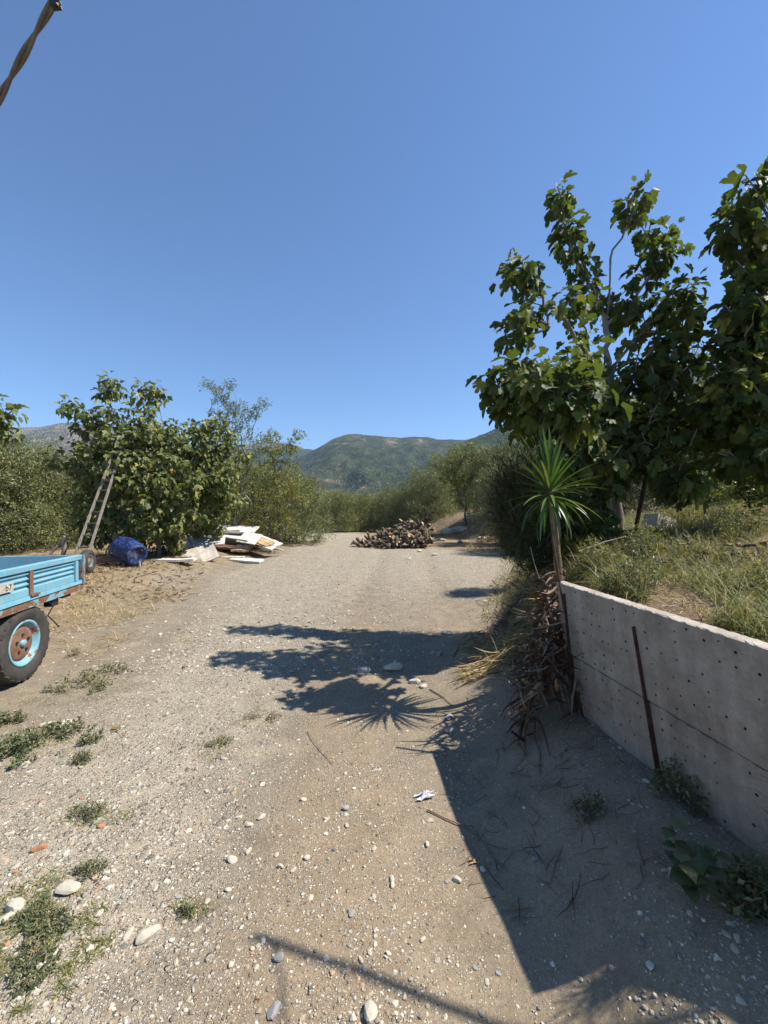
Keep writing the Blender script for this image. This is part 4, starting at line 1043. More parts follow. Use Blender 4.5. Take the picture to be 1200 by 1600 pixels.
strips('straw', 520, fan_pt, 0.26, 0.009, 'straw', 'fan of dry grey straw spilling from the dead leaf heap', 'straw', lambda p, i: (rng.normal(-0.8, 0.25), rng.normal(-0.45, 0.35), rng.normal(-0.12, 0.12)), 0.3)
def litter_pt(i):
    x = rng.uniform(0.35, 1.2); y = rng.uniform(1.35, 3.0); return (x, y, gz(x, y) + 0.01)
strips('litter', 260, litter_pt, 0.13, 0.0026, 'dead_leaf', 'thin dry stalks littering the shaded ground along the wall', 'litter', lambda p, i: (rng.normal(), rng.normal(), rng.normal(0, 0.05)), 0.8, 0.006)
def under_pt(i):
    x = rng.uniform(1.5, 2.7); y = rng.uniform(2.6, 4.0); return (x, y, gz(x, y) + 0.03 + 0.06 * rng.random())
strips('dead_leaves', 220, under_pt, 0.09, 0.022, 'dead_leaf', 'brown fallen leaves on the bank behind the yucca', 'dead leaves', lambda p, i: (rng.normal(), rng.normal(), rng.normal(0, 0.15)), 0.3)

def verge_pt(i):
    y = 6.3 + 5.5 * rng.random(); x = -3.4 - 0.35 * (y - 7) - 3.2 * rng.random() ** 0.8; return (x, y, gz(x, y) + 0.015)
strips('litter', 1500, verge_pt, 0.11, 0.02, 'dead_leaf', 'fallen brown leaves and bark under the trees by the drum', 'litter', lambda p, i: (rng.normal(), rng.normal(), rng.normal(0, 0.12)), 0.4)
def edge_pt(i):
    y = 2.9 + 6.5 * rng.random() ** 1.3; x = float(xe(y)) + rng.normal(0.12, 0.22) + 0.04 * (y - 3); return (x, y, gz(x, y) + 0.02 + 0.06 * rng.random())
strips('dead_leaves', 900, edge_pt, 0.2, 0.012, 'dead_leaf', 'dry brown litter along the track edge below the rosemary', 'dead leaves', lambda p, i: (rng.normal(), rng.normal(), rng.normal(0.1, 0.3)), 0.5)
def toe_grass():
    n = 9000; y = 2.6 + 12 * rng.random(n) ** 1.4; x = xe(y) + rng.normal(0.25, 0.35, n) * (1 + 0.06 * y)
    keep = (fbm(x * 2, y * 2, 66, 3) > 0.42) & (x > xe(y) - 0.25); x, y = x[keep], y[keep]; n = len(x)
    p = on_ground(np.stack([x, y], 1))
    blades('grass', p, rng.uniform(0.08, 0.26, n), rng.uniform(0.003, 0.007, n), rng.uniform(0.3, 1.4, n), rng.uniform(0, 0.7, n), 'grass', label='dry grass on the sloping edge of the track', cat='grass')
toe_grass()

# small weeds
def weed(name, label, cx, cy, rx, ry, h, n, leaf=(0.022, 0.011), mat='weed_leaf', group=None, stems=30, seed=0, cat='weed'):
    r_ = rng
    a = r_.uniform(0, 6.28, n); rr = np.sqrt(r_.random(n)); x = cx + rx * rr * np.cos(a); y = cy + ry * rr * np.sin(a)
    cl = fbm(x * 9 + seed, y * 9, 91 + seed, 3); kk = (cl > 0.42 + 0.2 * rr ** 2) & (r_.random(len(x)) < 0.75); kk = kk if kk.sum() > 0.12 * len(x) else r_.random(len(x)) < 0.5; x, y, rr, cl = x[kk], y[kk], rr[kk], cl[kk]
    base = on_ground(np.stack([x, y], 1)); n = len(x)
    z = h * (1 - rr ** 2 * 0.7) * r_.random(n) * (0.4 + 1.2 * cl)
    p = base + np.stack([np.zeros(n), np.zeros(n), z + 0.004], 1) 
    c0 = np.array([cx, cy, gz(cx, cy)]); p = p - c0
    d = r_.normal(size=(n, 3)) + [0, 0, 0.35]; nr = r_.normal(size=(n, 3)) * 0.5 + [0.2, 0, 1]
    sc = np.stack([leaf[1] * r_.uniform(0.6, 1.3, n), leaf[0] * r_.uniform(0.6, 1.3, n), np.full(n, leaf[0])], 1)
    v, f, q = scatter(LENS[0], LENS[1], p, frames(d, nr), sc)
    o = thing(name, label, cat, tuple(c0), 0, group)
    m = mesh_np('foliage', v, f, False, {'rnd': q}); m.materials.append(M[mat]); link('foliage', m, o)
    k = min(stems, n); ii = r_.choice(n, k, replace=False); mb = MB()
    for i in ii:
        b = Vector((p[i][0] * 0.6, p[i][1] * 0.6, 0)); b.z = gz(cx + b.x, cy + b.y) - c0[2]
        e = Vector(p[i]); mb.tube([b, b.lerp(e, 0.5) + Vector((0, 0, 0.01)), e], [0.0018, 0.0015, 0.001], 4, cap=False)
    mb.build('stems', M['twig'], o)['kind'] = 'stuff'
    return o
def gp(px, row, z=0.0):
    d = (CAMH - z) * F / (row - HOR); return (px - 600) / F * d, d
for (px, row, wpx, hpx, h, n, lf, lab) in [
    (140, 1066, 52, 28, 0.08, 2300, (0.028, 0.014), 'leafy green weed patch just right of the trailer wheel'),
    (118, 1025, 14, 6, 0.06, 300, (0.022, 0.011), 'tiny green weed between the wheel and the straw'),
    (35, 1178, 64, 28, 0.085, 2800, (0.028, 0.014), 'dense green weed patch at the left edge below the trailer'),
    (120, 1150, 66, 20, 0.07, 2300, (0.026, 0.013), 'long green weed strip with a yellow leaf at its tip'),
    (15, 1130, 26, 10, 0.07, 700, (0.024, 0.012), 'small weed patch at the left edge under the wheel'),
    (410, 1118, 30, 10, 0.035, 600, (0.014, 0.006), 'thin green weed near the lower edge of the fig shadow'),
    (340, 1165, 22, 16, 0.03, 420, (0.013, 0.006), 'sparse weed left of the track centre below the shadow'),
    (140, 1275, 40, 14, 0.04, 700, (0.016, 0.006), 'sprawling thin weed above the cream stone'),
    (65, 1440, 66, 44, 0.022, 2300, (0.015, 0.006), 'mossy green weed mat beside the white rubble at lower left'),
    (30, 1525, 62, 42, 0.02, 1500, (0.015, 0.006), 'weed mat in the lower left corner'),
    (140, 1365, 30, 14, 0.035, 500, (0.013, 0.006), 'low dry weed behind the big cream stone'),
    (295, 1415, 20, 14, 0.03, 320, (0.012, 0.005), 'dry dark weed tuft right of the cream stones'),
    (120, 1192, 20, 10, 0.05, 400, (0.018, 0.008), 'small weed tuft right below the green strip'),
]:
    x, y = gp(px, row); x2, _ = gp(px + wpx, row); ya = gp(px, row - hpx)[1]; yb = gp(px, row + hpx)[1]
    weed('weed', lab, x, y, abs(x2 - x), abs(ya - yb) / 2, h, n, lf, group='weeds on the track', seed=int(px), stems=40)
for (px, row, z, rx, ry, h, n, lf, lab) in [
    (1000, 1160, 0.2, 0.10, 0.16, 0.30, 1000, (0.024, 0.012), 'tall shaded weed growing against the lower wall panel'),
    (1075, 1285, 0.2, 0.12, 0.12, 0.14, 1500, (0.02, 0.011), 'bushy shaded weed at the foot of the wall'),
    (925, 1300, 0.1, 0.09, 0.09, 0.06, 600, (0.02, 0.01), 'small weed tuft in the middle of the wall shadow'),
    (955, 1130, 0.24, 0.05, 0.07, 0.16, 300, (0.026, 0.015), 'leafy weed at the wall foot left of the middle post'),
    (810, 1000, 0.1, 0.09, 0.09, 0.10, 500, (0.03, 0.006), 'dark green grass tuft in front of the dead leaf heap'),
    (1180, 1480, 0.15, 0.10, 0.08, 0.12, 700, (0.03, 0.016), 'dark weeds in the lower right shade'),
]:
    x, y = gp(px, row, z); weed('weed', lab, x, y, rx, ry, h, n, lf, group='weeds in the wall shadow', seed=int(px), stems=50)
for i, (px, row, z, r, h, n, lab) in enumerate([
    (1060, 850, 1.12, 0.30, 0.30, 2600, 'bushy green weed on the sunny bank below the white block'),
    (1150, 860, 1.15, 0.26, 0.28, 2400, 'yellow green weed near the right edge of the bank'),
    (1010, 880, 1.08, 0.22, 0.22, 1800, 'dark green weed behind the wall right of the yucca'),
    (1100, 800, 1.3, 0.35, 0.30, 2200, 'spreading weed on the upper bank right of the white block'),
    (1180, 915, 1.1, 0.18, 0.14, 1200, 'pale grassy weed above the wall at the right edge'),
    (925, 880, 1.08, 0.16, 0.22, 1500, 'leafy green weed right behind the yucca stem')]):
    d = (CAMH - z) * F / (row - HOR) if row > HOR + 3 else 4.5
    d = min(d, 4.8); x = (px - 600) / F * d
    weed('weed', lab, x, d, r, r * 0.8, h, n, (0.035, 0.010), 'grass', 'weeds on the bank', 60, i)

def sprawl():
    P_ = []
    for (px, row, wpx, hpx, n) in [(140, 1066, 70, 30, 900), (60, 1165, 130, 34, 1800), (70, 1450, 110, 70, 2200), (30, 1530, 80, 60, 1200), (140, 1275, 70, 18, 350), (400, 1120, 60, 18, 300), (340, 1170, 40, 24, 250), (140, 1368, 50, 16, 220), (295, 1412, 34, 18, 160), (90, 1095, 120, 14, 350), (60, 1380, 80, 20, 200)]:
        for i in range(n):
            a = rng.random() * 6.28; q = rng.random() ** 0.6
            x, y = gp(px + wpx * q * math.cos(a), row + hpx * q * math.sin(a))
            if fbm(x * 11, y * 11, 207, 2) > 0.46: P_.append((x, y, gz(x, y) + 0.002))
    p = np.array(P_); n = len(p)
    blades('grass', p, rng.uniform(0.012, 0.05, n), rng.uniform(0.0015, 0.0035, n), rng.uniform(0.2, 1.0, n), rng.uniform(0.5, 1.45, n), 'grass', label='short sprawling grass round the weed patches at lower left', cat='grass')
sprawl()

def broad_weed():
    x, y = gp(1085, 1470, 0.12); z = gz(x, y)
    o = thing('broad_leaf_weed', 'broad leaved green weed in the deep shade at lower right', 'weed', (x, y, z))
    v, f = DIAM; m = 7; prof = [(0, 0.05), (0.15, 0.28), (0.35, 0.46), (0.5, 0.40), (0.65, 0.34), (0.85, 0.16), (1.0, 0.01)]
    vv = []; ff = []
    for t, w in prof: vv += [(-w, t, 0.12 * w - 0.35 * t * t), (0, t, -0.35 * t * t), (w, t, 0.12 * w - 0.35 * t * t)]
    for i in range(len(prof) - 1): ff += [(3 * i, 3 * i + 1, 3 * i + 4, 3 * i + 3), (3 * i + 1, 3 * i + 2, 3 * i + 5, 3 * i + 4)]
    me = mesh_np('leaf', np.array(vv), np.array(ff), True, {'rnd': np.zeros(len(vv))}); me.materials.append(M['weed_leaf'])
    mb = MB()
    for s in range(4):
        a = s * 1.6 + 0.5; tip = Vector((math.cos(a) * 0.07, math.sin(a) * 0.06, 0.15 + 0.05 * (s % 2)))
        pts = [Vector((0, 0, 0)), tip * 0.5 + Vector((0, 0, 0.02)), tip]; mb.tube(pts, [0.005, 0.004, 0.003], 5)
        for j in range(11):
            t = 0.25 + 0.75 * j / 10; p = tip * t; az = j * 2.4 + s
            d = np.array([[math.cos(az), math.sin(az), 0.25]]); R = frames(d, np.array([[0, 0, 1.0]]) + rng.normal(0, 0.15, (1, 3)))[0]
            lo = bpy.data.objects.new('leaf', me); COL.objects.link(lo); lo.parent = o
            mt = Matrix(R.tolist()).to_4x4(); mt.translation = p; lo.matrix_local = mt @ Matrix.Scale(rng.uniform(0.03, 0.058), 4)
    mb.build('stem', M['yucca_leaf'], o)
broad_weed()

# ------------------------------------------------------------------ stones
def stone_mesh(name, seed, mat, flat=0.6, sub=2):
    import bmesh
    r = random.Random(seed); bm = bmesh.new(); bmesh.ops.create_icosphere(bm, subdivisions=sub, radius=0.5)
    planes = [(Vector((r.gauss(0, 1), r.gauss(0, 1), r.gauss(0, 1))).normalized(), r.uniform(0.26, 0.42)) for _ in range(9)]
    for v in bm.verts:
        for nrm, dd in planes:
            q = v.co.dot(nrm)
            if q > dd: v.co -= nrm * (q - dd) * 0.92
        v.co += Vector([r.uniform(-0.012, 0.012) for _ in range(3)])
        v.co.z *= flat
    m = bpy.data.meshes.new(name); bm.to_mesh(m); bm.free(); m.materials.append(M[mat]); return m
SM = {k: [stone_mesh('stone', s, k, fl) for s, fl in ((1, 0.55), (2, 0.7), (3, 0.45), (4, 0.6))] for k in ('limestone', 'greystone', 'terracotta')}
def put_stone(px, row, wpx, mat, label, asp=0.75, rz=None, z=0.0, group='stones on the track', name='stone', cat='stone', k=None):
    x, y = gp(px, row, z)
    w = wpx / F * y; m = SM[mat][random.randrange(4) if k is None else k]
    o = link(name, m); s = w * 1.12
    zs = [v.co.z for v in m.vertices]; o.scale = (s, s * asp, s * 0.8)
    o.location = (x, y, gz(x, y) - min(zs) * s * 0.8 * 0.55); o.rotation_euler = (random.uniform(-.12, .12), random.uniform(-.12, .12), random.uniform(0, 3.1) if rz is None else rz)
    return tag(o, label, cat, group)
for px, row, w, mat, lab in [
    (103, 1392, 36, 'limestone', 'big cream stone lying left of the track near the weed mat'),
    (228, 1458, 34, 'limestone', 'big cream stone with smaller ones at its left'),
    (197, 1460, 20, 'limestone', 'long slim cream stone beside the bigger one'),
    (152, 1430, 14, 'limestone', 'small cream stone above the pair of long ones'),
    (18, 1420, 34, 'limestone', 'white rubble lump at the left edge'),
    (5, 1435, 26, 'limestone', 'white rubble block cut off by the left edge'),
    (361, 1337, 17, 'limestone', 'upright pale stone casting a short shadow on the track'),
    (434, 1500, 18, 'greystone', 'pale grey wedge stone below the cable shadow'),
    (577, 1592, 34, 'limestone', 'cream stone cut off by the bottom edge'),
    (540, 1267, 13, 'greystone', 'rounded grey stone near the middle of the track'),
    (407, 1271, 14, 'limestone', 'pale stone left of the rounded grey one'),
    (715, 1378, 15, 'limestone', 'cream stone in the sun near the wall shadow'),
    (838, 1368, 12, 'greystone', 'dull stone lying inside the wall shadow'),
    (550, 1432, 12, 'greystone', 'small pointed grey stone at the right of the cable shadow'),
    (427, 1585, 24, 'greystone', 'dark flat stone near the bottom edge'),
    (387, 1325, 12, 'limestone', 'angular pale stone on tan dirt'),
    (614, 1049, 30, 'limestone', 'large flat white stone in the fig shadow'),
    (568, 1052, 22, 'greystone', 'flat grey stone left of the white one in the shadow'),
    (648, 1070, 18, 'limestone', 'white crumbly stone in front of the flat white stone'),
    (662, 1076, 14, 'limestone', 'white stone chip right beside the crumbly one'),
    (698, 989, 16, 'limestone', 'white stone near the top of the fig shadow'),
    (448, 1103, 14, 'limestone', 'round white stone just outside the yucca shadow'),
    (705, 1148, 20, 'greystone', 'dull stone in the shade right of the track'),
    (703, 1128, 16, 'greystone', 'smaller dull stone in the shade above the other'),
    (1012, 1324, 12, 'limestone', 'white chip in the dark shade near the wall'),
    (1108, 1318, 14, 'limestone', 'pale stone at the very foot of the wall'),
    (95, 1140, 26, 'limestone', 'pale stone at the upper edge of the long weed strip'),
    (72, 1138, 22, 'limestone', 'flat white stone between the two weed patches'),
    (30, 1200, 20, 'limestone', 'pale stone below the dense weed patch'),
    (60, 1514, 16, 'limestone', 'white stone on the lower weed mat'),
]: put_stone(px, row, w, mat, lab)
put_stone(57, 1327, 22, 'terracotta', 'flat orange terracotta shard at the left of the track', 0.55, 0.5, name='tile_shard', cat='shard', k=2, group=None)
put_stone(155, 1292, 12, 'terracotta', 'small dull terracotta shard in the thin weed', 0.7, name='tile_shard', cat='shard', group=None)
put_stone(20, 1364, 8, 'terracotta', 'tiny terracotta crumb at the left edge', 0.7, name='tile_shard', cat='shard', group=None)
for i in range(60):   # smaller stones nothing tells apart
    px = rng.uniform(10, 900); row = 1180 + 410 * rng.random()
    if 660 + (row - 1140) * 0.49 < px: continue
    put_stone(px, row, rng.uniform(8, 12), 'limestone' if rng.random() < 0.7 else 'greystone', 'small pale stone lying loose on the gravel track', rng.uniform(0.6, 0.9), group='small loose stones on the track')
for i, (px, row, w) in enumerate([(700, 838, 22), (735, 836, 20), (690, 846, 14), (752, 845, 12), (718, 848, 12), (770, 838, 14), (655, 862, 10), (680, 868, 12), (640, 875, 9), (735, 862, 9)]):
    put_stone(px, row, w, 'limestone', 'pale rubble stone beside the track right of the firewood heap', group='rubble right of the firewood heap', z=0.0)
x, y = 4.05, 21.0; o = link('boulder', SM['greystone'][1]); o.scale = (1.0, 0.7, 0.7); o.location = (x, y, gz(x, y) + 0.08); tag(o, 'grey boulder on the bank behind the firewood heap', 'boulder')

def gravel():
    import bmesh
    bm = bmesh.new(); bmesh.ops.create_icosphere(bm, subdivisions=1, radius=0.5)
    T = np.array([v.co[:] for v in bm.verts]); Fc = np.array([[v.index for v in f.verts] for f in bm.faces]); bm.free()
    def batch(name, n, y0, y1, pw, smed, label, spread, smax=0.03):
        u = rng.random(n); a = 1 - pw; y = (y0 ** a + u * (y1 ** a - y0 ** a)) ** (1 / a)
        x = rng.uniform(-1.06, 1.02, n) * (y + 0.15)
        g, st, tn, far = ground_masks(x, y)
        w = g + 1.1 * (fbm(x * 3.3, y * 3.3, 141, 4) - 0.5) + 0.25
        lim = xe(y) - 0.05
        keep = (rng.random(n) < np.clip(w, 0.06, 1)) & (x < lim); x, y = x[keep], y[keep]; n = len(x)
        s = smed * np.exp(rng.normal(0, spread, n)); s = np.minimum(s, smax)
        p = np.stack([x, y, z_road(x, y) + s * rng.uniform(-0.12, 0.12, n)], 1)
        hd = rng.uniform(0, 6.28, n); d = np.stack([np.cos(hd), np.sin(hd), rng.normal(0, 0.25, n)], 1); nr = rng.normal(0, 0.25, (n, 3)) + [0, 0, 1]
        sc = np.stack([s * rng.uniform(0.6, 1, n), s, s * rng.uniform(0.35, 0.7, n)], 1)
        loc = T[None] * (1 + rng.normal(0, 0.16, (n, len(T), 1))) * sc[:, None, :]
        v = np.einsum('nij,nkj->nki', frames(d, nr), loc) + p[:, None]
        pal = np.array([(0.52, 0.46, 0.36), (0.42, 0.37, 0.28), (0.31, 0.275, 0.22), (0.22, 0.20, 0.17), (0.40, 0.30, 0.20), (0.38, 0.20, 0.12), (0.64, 0.59, 0.49)])
        c = pal[rng.choice(7, n, p=[0.24, 0.22, 0.2, 0.12, 0.12, 0.02, 0.08])] * rng.uniform(0.8, 1.12, (n, 1))
        f = (Fc[None] + (np.arange(n) * len(T))[:, None, None]).reshape(-1, 3)
        m = mesh_np(name, v.reshape(-1, 3), f, False, {'col': np.repeat(c, len(T), 0)}); m.materials.append(M['gravel'])
        tag(link(name, m), label, 'gravel', kind='stuff')
    batch('gravel', 52000, 1.0, 4.2, 1.2, 0.0062, 'loose crushed stone scattered over the near track', 0.55)
    batch('gravel', 30000, 3.6, 20, 1.02, 0.019, 'loose crushed stone scattered over the far track', 0.45, 0.06)
gravel()

# ------------------------------------------------------------------ the blue trailer
def trailer():
    th = 0.191
    o = thing('farm_trailer', 'sky blue metal farm trailer with ribbed sides and rust', 'trailer', (-3.09, 3.44, 0.0), th)
    BL, BW = M['blue'], M['blue_worn']; y0, y1 = -1.75, 0.845; W = 1.5; zb, zt = 0.715, 1.01
    def side(x, sgn, name, label=None):
        prof = [(0, 0.745), (0, 0.80)]
        for z in (0.80, 0.845, 0.89): prof += [(0.0, z + 0.004), (-0.016, z + 0.012), (-0.016, z + 0.030), (0, z + 0.041)]
        prof += [(0, 0.94), (-0.018, 0.945), (-0.018, 0.965)]
        back = [(-0.034, 0.965), (-0.034, 0.745)]
        mb = MB(); mb.prism([(x + sgn * a, z) for a, z in prof + back], y0 + 0.05, y1 - 0.155)
        p = mb.build(name, BL, o); 
        if label: p['label'] = label
        mb = MB(); mb.prism([(x + sgn * a, z) for a, z in [(0.012, 0.962), (0.014, 1.004), (0.008, 1.01), (-0.036, 1.01), (-0.040, 0.962)]], y0, y1 - 0.02); mb.build('top_rail', BL, o)
        mb = MB(); mb.prism([(x + sgn * a, z) for a, z in [(0.004, 0.700), (0.016, 0.706), (0.010, 0.742), (-0.036, 0.742), (-0.036, 0.70)]], y0, y1); mb.build('bottom_rail', BL, o)
        mb = MB(); mb.box((x - sgn * 0.02, (y0 + y1) / 2, 0.667), (0.05, y1 - y0, 0.060)); mb.build('chassis_rail', BW, o)
        for yy in (0.03, -1.1):
            mb = MB(); mb.box((x + sgn * 0.006, yy, 0.85), (0.012, 0.045, 0.21)); mb.box((x + sgn * 0.016, yy + 0.03, 0.745), (0.024, 0.11, 0.018)); mb.build('hinge_strap', M['rust_disc'], o)
        # stiffeners and latch near the corner
        mb = MB(); mb.box((x + sgn * 0.002, y1 - 0.13, 0.85), (0.03, 0.05, 0.205)); mb.build('stiffener', BL, o)
        mb = MB(); mb.box((x + sgn * 0.006, y1 - 0.018, 0.86), (0.05, 0.036, 0.29)); mb.build('corner_post', BW, o)
        mb = MB(); mb.tube([(x + sgn * 0.03, y1 - 0.07, 0.77), (x + sgn * 0.036, y1 - 0.07, 0.90), (x + sgn * 0.03, y1 - 0.05, 0.93)], 0.008, 6); mb.box((x + sgn * 0.022, y1 - 0.075, 0.80), (0.02, 0.03, 0.03)); mb.build('latch', M['rust_disc'], o)
    side(0, 1, 'side_panel'); side(-W, -1, 'side_panel')
    for yy, sg, nm in ((y1 - 0.03, 1, 'end_panel'), (y0 + 0.03, -1, 'end_panel')):
        mb = MB()
        pr = [(0, 0.745), (0, 0.80), (-0.016, 0.82), (0, 0.84), (0, 0.88), (-0.016, 0.9), (0, 0.92), (0, 0.96), (0.008, 1.006), (-0.036, 1.006), (-0.034, 0.745)]
        n = len(pr); vs = [(-W + 0.05, yy + sg * a, z) for a, z in pr] + [(-0.05, yy + sg * a, z) for a, z in pr]
        mb.add(vs, [(k, (k + 1) % n, n + (k + 1) % n, n + k) for k in range(n)] + [tuple(range(n)), tuple(range(n, 2 * n))]); mb.build(nm, BL, o)
    mb = MB(); mb.box((-W / 2, (y0 + y1) / 2, 0.725), (W - 0.08, y1 - y0 - 0.08, 0.02)); mb.build('floor', BW, o)
    mb = MB()
    for yy in (-1.2, -0.5, 0.1, 0.6): mb.box((-W / 2, yy, 0.66), (W - 0.1, 0.06, 0.06))
    mb.build('cross_beams', M['steel'], o)
    mb = MB(); mb.tube([(-W + 0.2, 0, 0.335), (-0.18, 0, 0.335)], 0.035, 10); mb.box((-0.32, 0, 0.48), (0.06, 0.6, 0.05)); mb.box((-W + 0.32, 0, 0.48), (0.06, 0.6, 0.05)); mb.build('axle', M['steel'], o)
    mb = MB(); mb.box((-0.06, 0.42, 0.60), (0.07, 0.10, 0.08)); mb.box((-0.05, 0.62, 0.625), (0.05, 0.12, 0.045)); mb.build('bracket', M['black'], o)
    mb = MB(); mb.tube([(-0.02, 0.30, 0.64), (0.0, 0.34, 0.57), (-0.01, 0.28, 0.50), (0.02, 0.33, 0.42), (0.03, 0.38, 0.36)], 0.006, 6); mb.build('cable', M['black'], o)
    mb = MB(); mb.tube([(-W / 2, y0, 0.66), (-W / 2, y0 - 1.1, 0.5)], 0.04, 8); mb.build('drawbar', BW, o)
    # number plate patch on the side, cut by the frame
    mb = MB(); mb.box((0.009, -0.275, 0.865), (0.008, 0.16, 0.075)); pl = mb.build('marker_plate', M['white_dirty'], o)
    cu = bpy.data.curves.new('lettering', 'FONT'); cu.body = 'b7'; cu.size = 0.07; cu.extrude = 0.0006
    tmp = bpy.data.objects.new('tmp', cu); COL.objects.link(tmp); bpy.context.view_layer.update()
    me = bpy.data.meshes.new_from_object(tmp.evaluated_get(bpy.context.evaluated_depsgraph_get())); bpy.data.objects.remove(tmp)
    me.materials.clear(); me.materials.append(M['black']); lt = link('lettering', me, pl, (0.0142, -0.285, 0.84), (math.pi / 2, 0, math.pi / 2))
    # wheels
    def wheel(x, sgn):
        w = bpy.data.objects.new('wheel', None); COL.objects.link(w); w.parent = o; w.location = (x, 0, 0.335)
        R = 0.335; hw = 0.10
        prof = [(0.19, -hw * 0.72), (0.215, -hw * 0.9), (0.26, -hw), (0.30, -hw * 0.95), (0.318, -hw * 0.75), (0.322, 0), (0.318, hw * 0.75), (0.30, hw * 0.95), (0.26, hw), (0.215, hw * 0.9), (0.19, hw * 0.72)]
        mb = MB(); mb.lathe(prof, 56, 'X')
        for i in range(26):
            for s in (-1, 1):
                a = 2 * math.pi * (i + (0.5 if s > 0 else 0)) / 26
                sec = []
                for t, dx in ((0, 0.0), (1, 0.095)):
                    aa = a + t * 0.16; c, sn = math.cos(aa), math.sin(aa); wd_ = 0.055
                    r_in = 0.317 if t == 0 else 0.296; r_out = 0.336 if t == 0 else 0.312
                    for rr in (r_in, r_out):
                        for da in (-wd_, wd_):
                            c2, s2 = math.cos(aa + da), math.sin(aa + da); sec.append((s * dx, rr * c2, rr * s2))
                mb.add(sec, [(0, 1, 3, 2), (4, 6, 7, 5), (2, 3, 7, 6), (0, 2, 6, 4), (1, 5, 7, 3)])
        mb.build('tyre', M['rubber'], w)
        s = sgn
        mb = MB(); mb.lathe([(0.192, s * 0.070), (0.197, s * 0.082), (0.185, s * 0.084), (0.172, s * 0.076), (0.166, s * 0.058), (0.150, s * 0.046), (0.138, s * 0.034)], 48, 'X'); mb.build('rim', M['rim_blue'], w)
        mb = MB(); mb.lathe([(0.150, s * 0.036), (0.138, s * 0.052), (0.115, s * 0.057), (0.06, s * 0.058), (0.045, s * 0.058), (0.0005, s * 0.058)], 40, 'X'); mb.build('wheel_disc', M['rust_disc'], w)
        mb = MB(); mb.lathe([(0.030, s * 0.056), (0.030, s * 0.072), (0.022, s * 0.080), (0.0005, s * 0.082)], 20, 'X'); mb.build('hub_cap', M['rim_blue'], w)
        for k in range(5):
            a = 2 * math.pi * k / 5 + 0.3; mb = MB(); mb.tube([(s * 0.055, 0.075 * math.cos(a), 0.075 * math.sin(a)), (s * 0.070, 0.075 * math.cos(a), 0.075 * math.sin(a))], 0.012, 6, smooth=False); mb.build('wheel_nut', M['rust'] if k % 2 else M['black'], w)
    wheel(-0.105, 1); wheel(-W + 0.105, -1)
trailer()

def small_wheel():
    y = 7.35; x = (136 - 600) / F * y; z = gz(x, y)
    o = thing('spare_wheel', 'small worn tyre on a steel rim standing behind the trailer corner', 'wheel', (x, y, z), 0.25)
    R = 0.215
    mb = MB(); mb.lathe([(0.115, -0.05), (0.14, -0.068), (0.19, -0.068), (0.212, -0.05), (0.215, 0), (0.212, 0.05), (0.19, 0.068), (0.14, 0.068), (0.115, 0.05)], 40, 'X'); mb.build('tyre', M['rubber'], o, (0, 0, R))
    mb = MB(); mb.lathe([(0.118, 0.046), (0.118, 0.055), (0.10, 0.05), (0.09, 0.02), (0.06, 0.03), (0.04, 0.045), (0.001, 0.047)], 32, 'X'); mb.build('rim', M['steel'], o, (0, 0, R))
small_wheel()

# ------------------------------------------------------------------ ladder, drum, rubbish on the left
def bar(mb, a, b, w, h, mi=0):
    a, b = Vector(a), Vector(b); d = b - a; q = d.to_track_quat('Z', 'X').to_matrix(); mb.box((a + b) / 2, (w, h, d.length), q, mi)
def ladder():
    fl, fr = P(107, 905, 7.7), P(129, 905, 7.65); fl[2] = gz(fl[0], fl[1]) - 0.02; fr[2] = gz(fr[0], fr[1]) - 0.02
    tl, tr = P(178, 706, 9.25), P(189, 706, 9.25)
    o = thing('wooden_ladder', 'weathered wooden ladder leaning into the fig tree', 'ladder', tuple((fl + fr) / 2)); c = (fl + fr) / 2
    for a, b in ((fl, tl), (fr, tr)):
        mb = MB(); bar(mb, a - c, b - c, 0.042, 0.035); mb.build('rail', M['old_wood'], o)
    for k in range(10):
        t = 0.08 + k * 0.093; mb = MB(); bar(mb, fl + (tl - fl) * t - c, fr + (tr - fr) * t - c, 0.03, 0.022); mb.build('rung', M['old_wood'], o)
ladder()
def drum():
    c = P(201, 862, 8.35); x, y = c[0], c[1]
    o = thing('plastic_drum', 'mottled blue plastic drum lying on its side under the fig', 'drum', (x, y, gz(x, y)), 0)
    prof = [(0.0005, -0.43), (0.20, -0.43), (0.245, -0.41)]
    for k in range(13):
        h = -0.39 + 0.78 * k / 12; prof.append((0.252 + 0.05 * (1 - (h / 0.4) ** 2) + (0.006 if k in (3, 9) else 0), h))
    prof += [(0.245, 0.41), (0.20, 0.43), (0.19, 0.415), (0.0005, 0.415)]
    mb = MB(); mb.lathe(prof, 36, 'X'); b = mb.build('barrel', M['drum'], o); b.scale = (0.84,) * 3; b.location = (0, 0, 0.31); b.rotation_euler = (0.3, 0.24, -0.55)
    mb = MB(); mb.lathe([(0.035, 0), (0.035, 0.02), (0.0005, 0.022)], 12, 'X'); bu = mb.build('bung', M['black'], b); bu.location = (0.41, 0.12, 0.08)
drum()

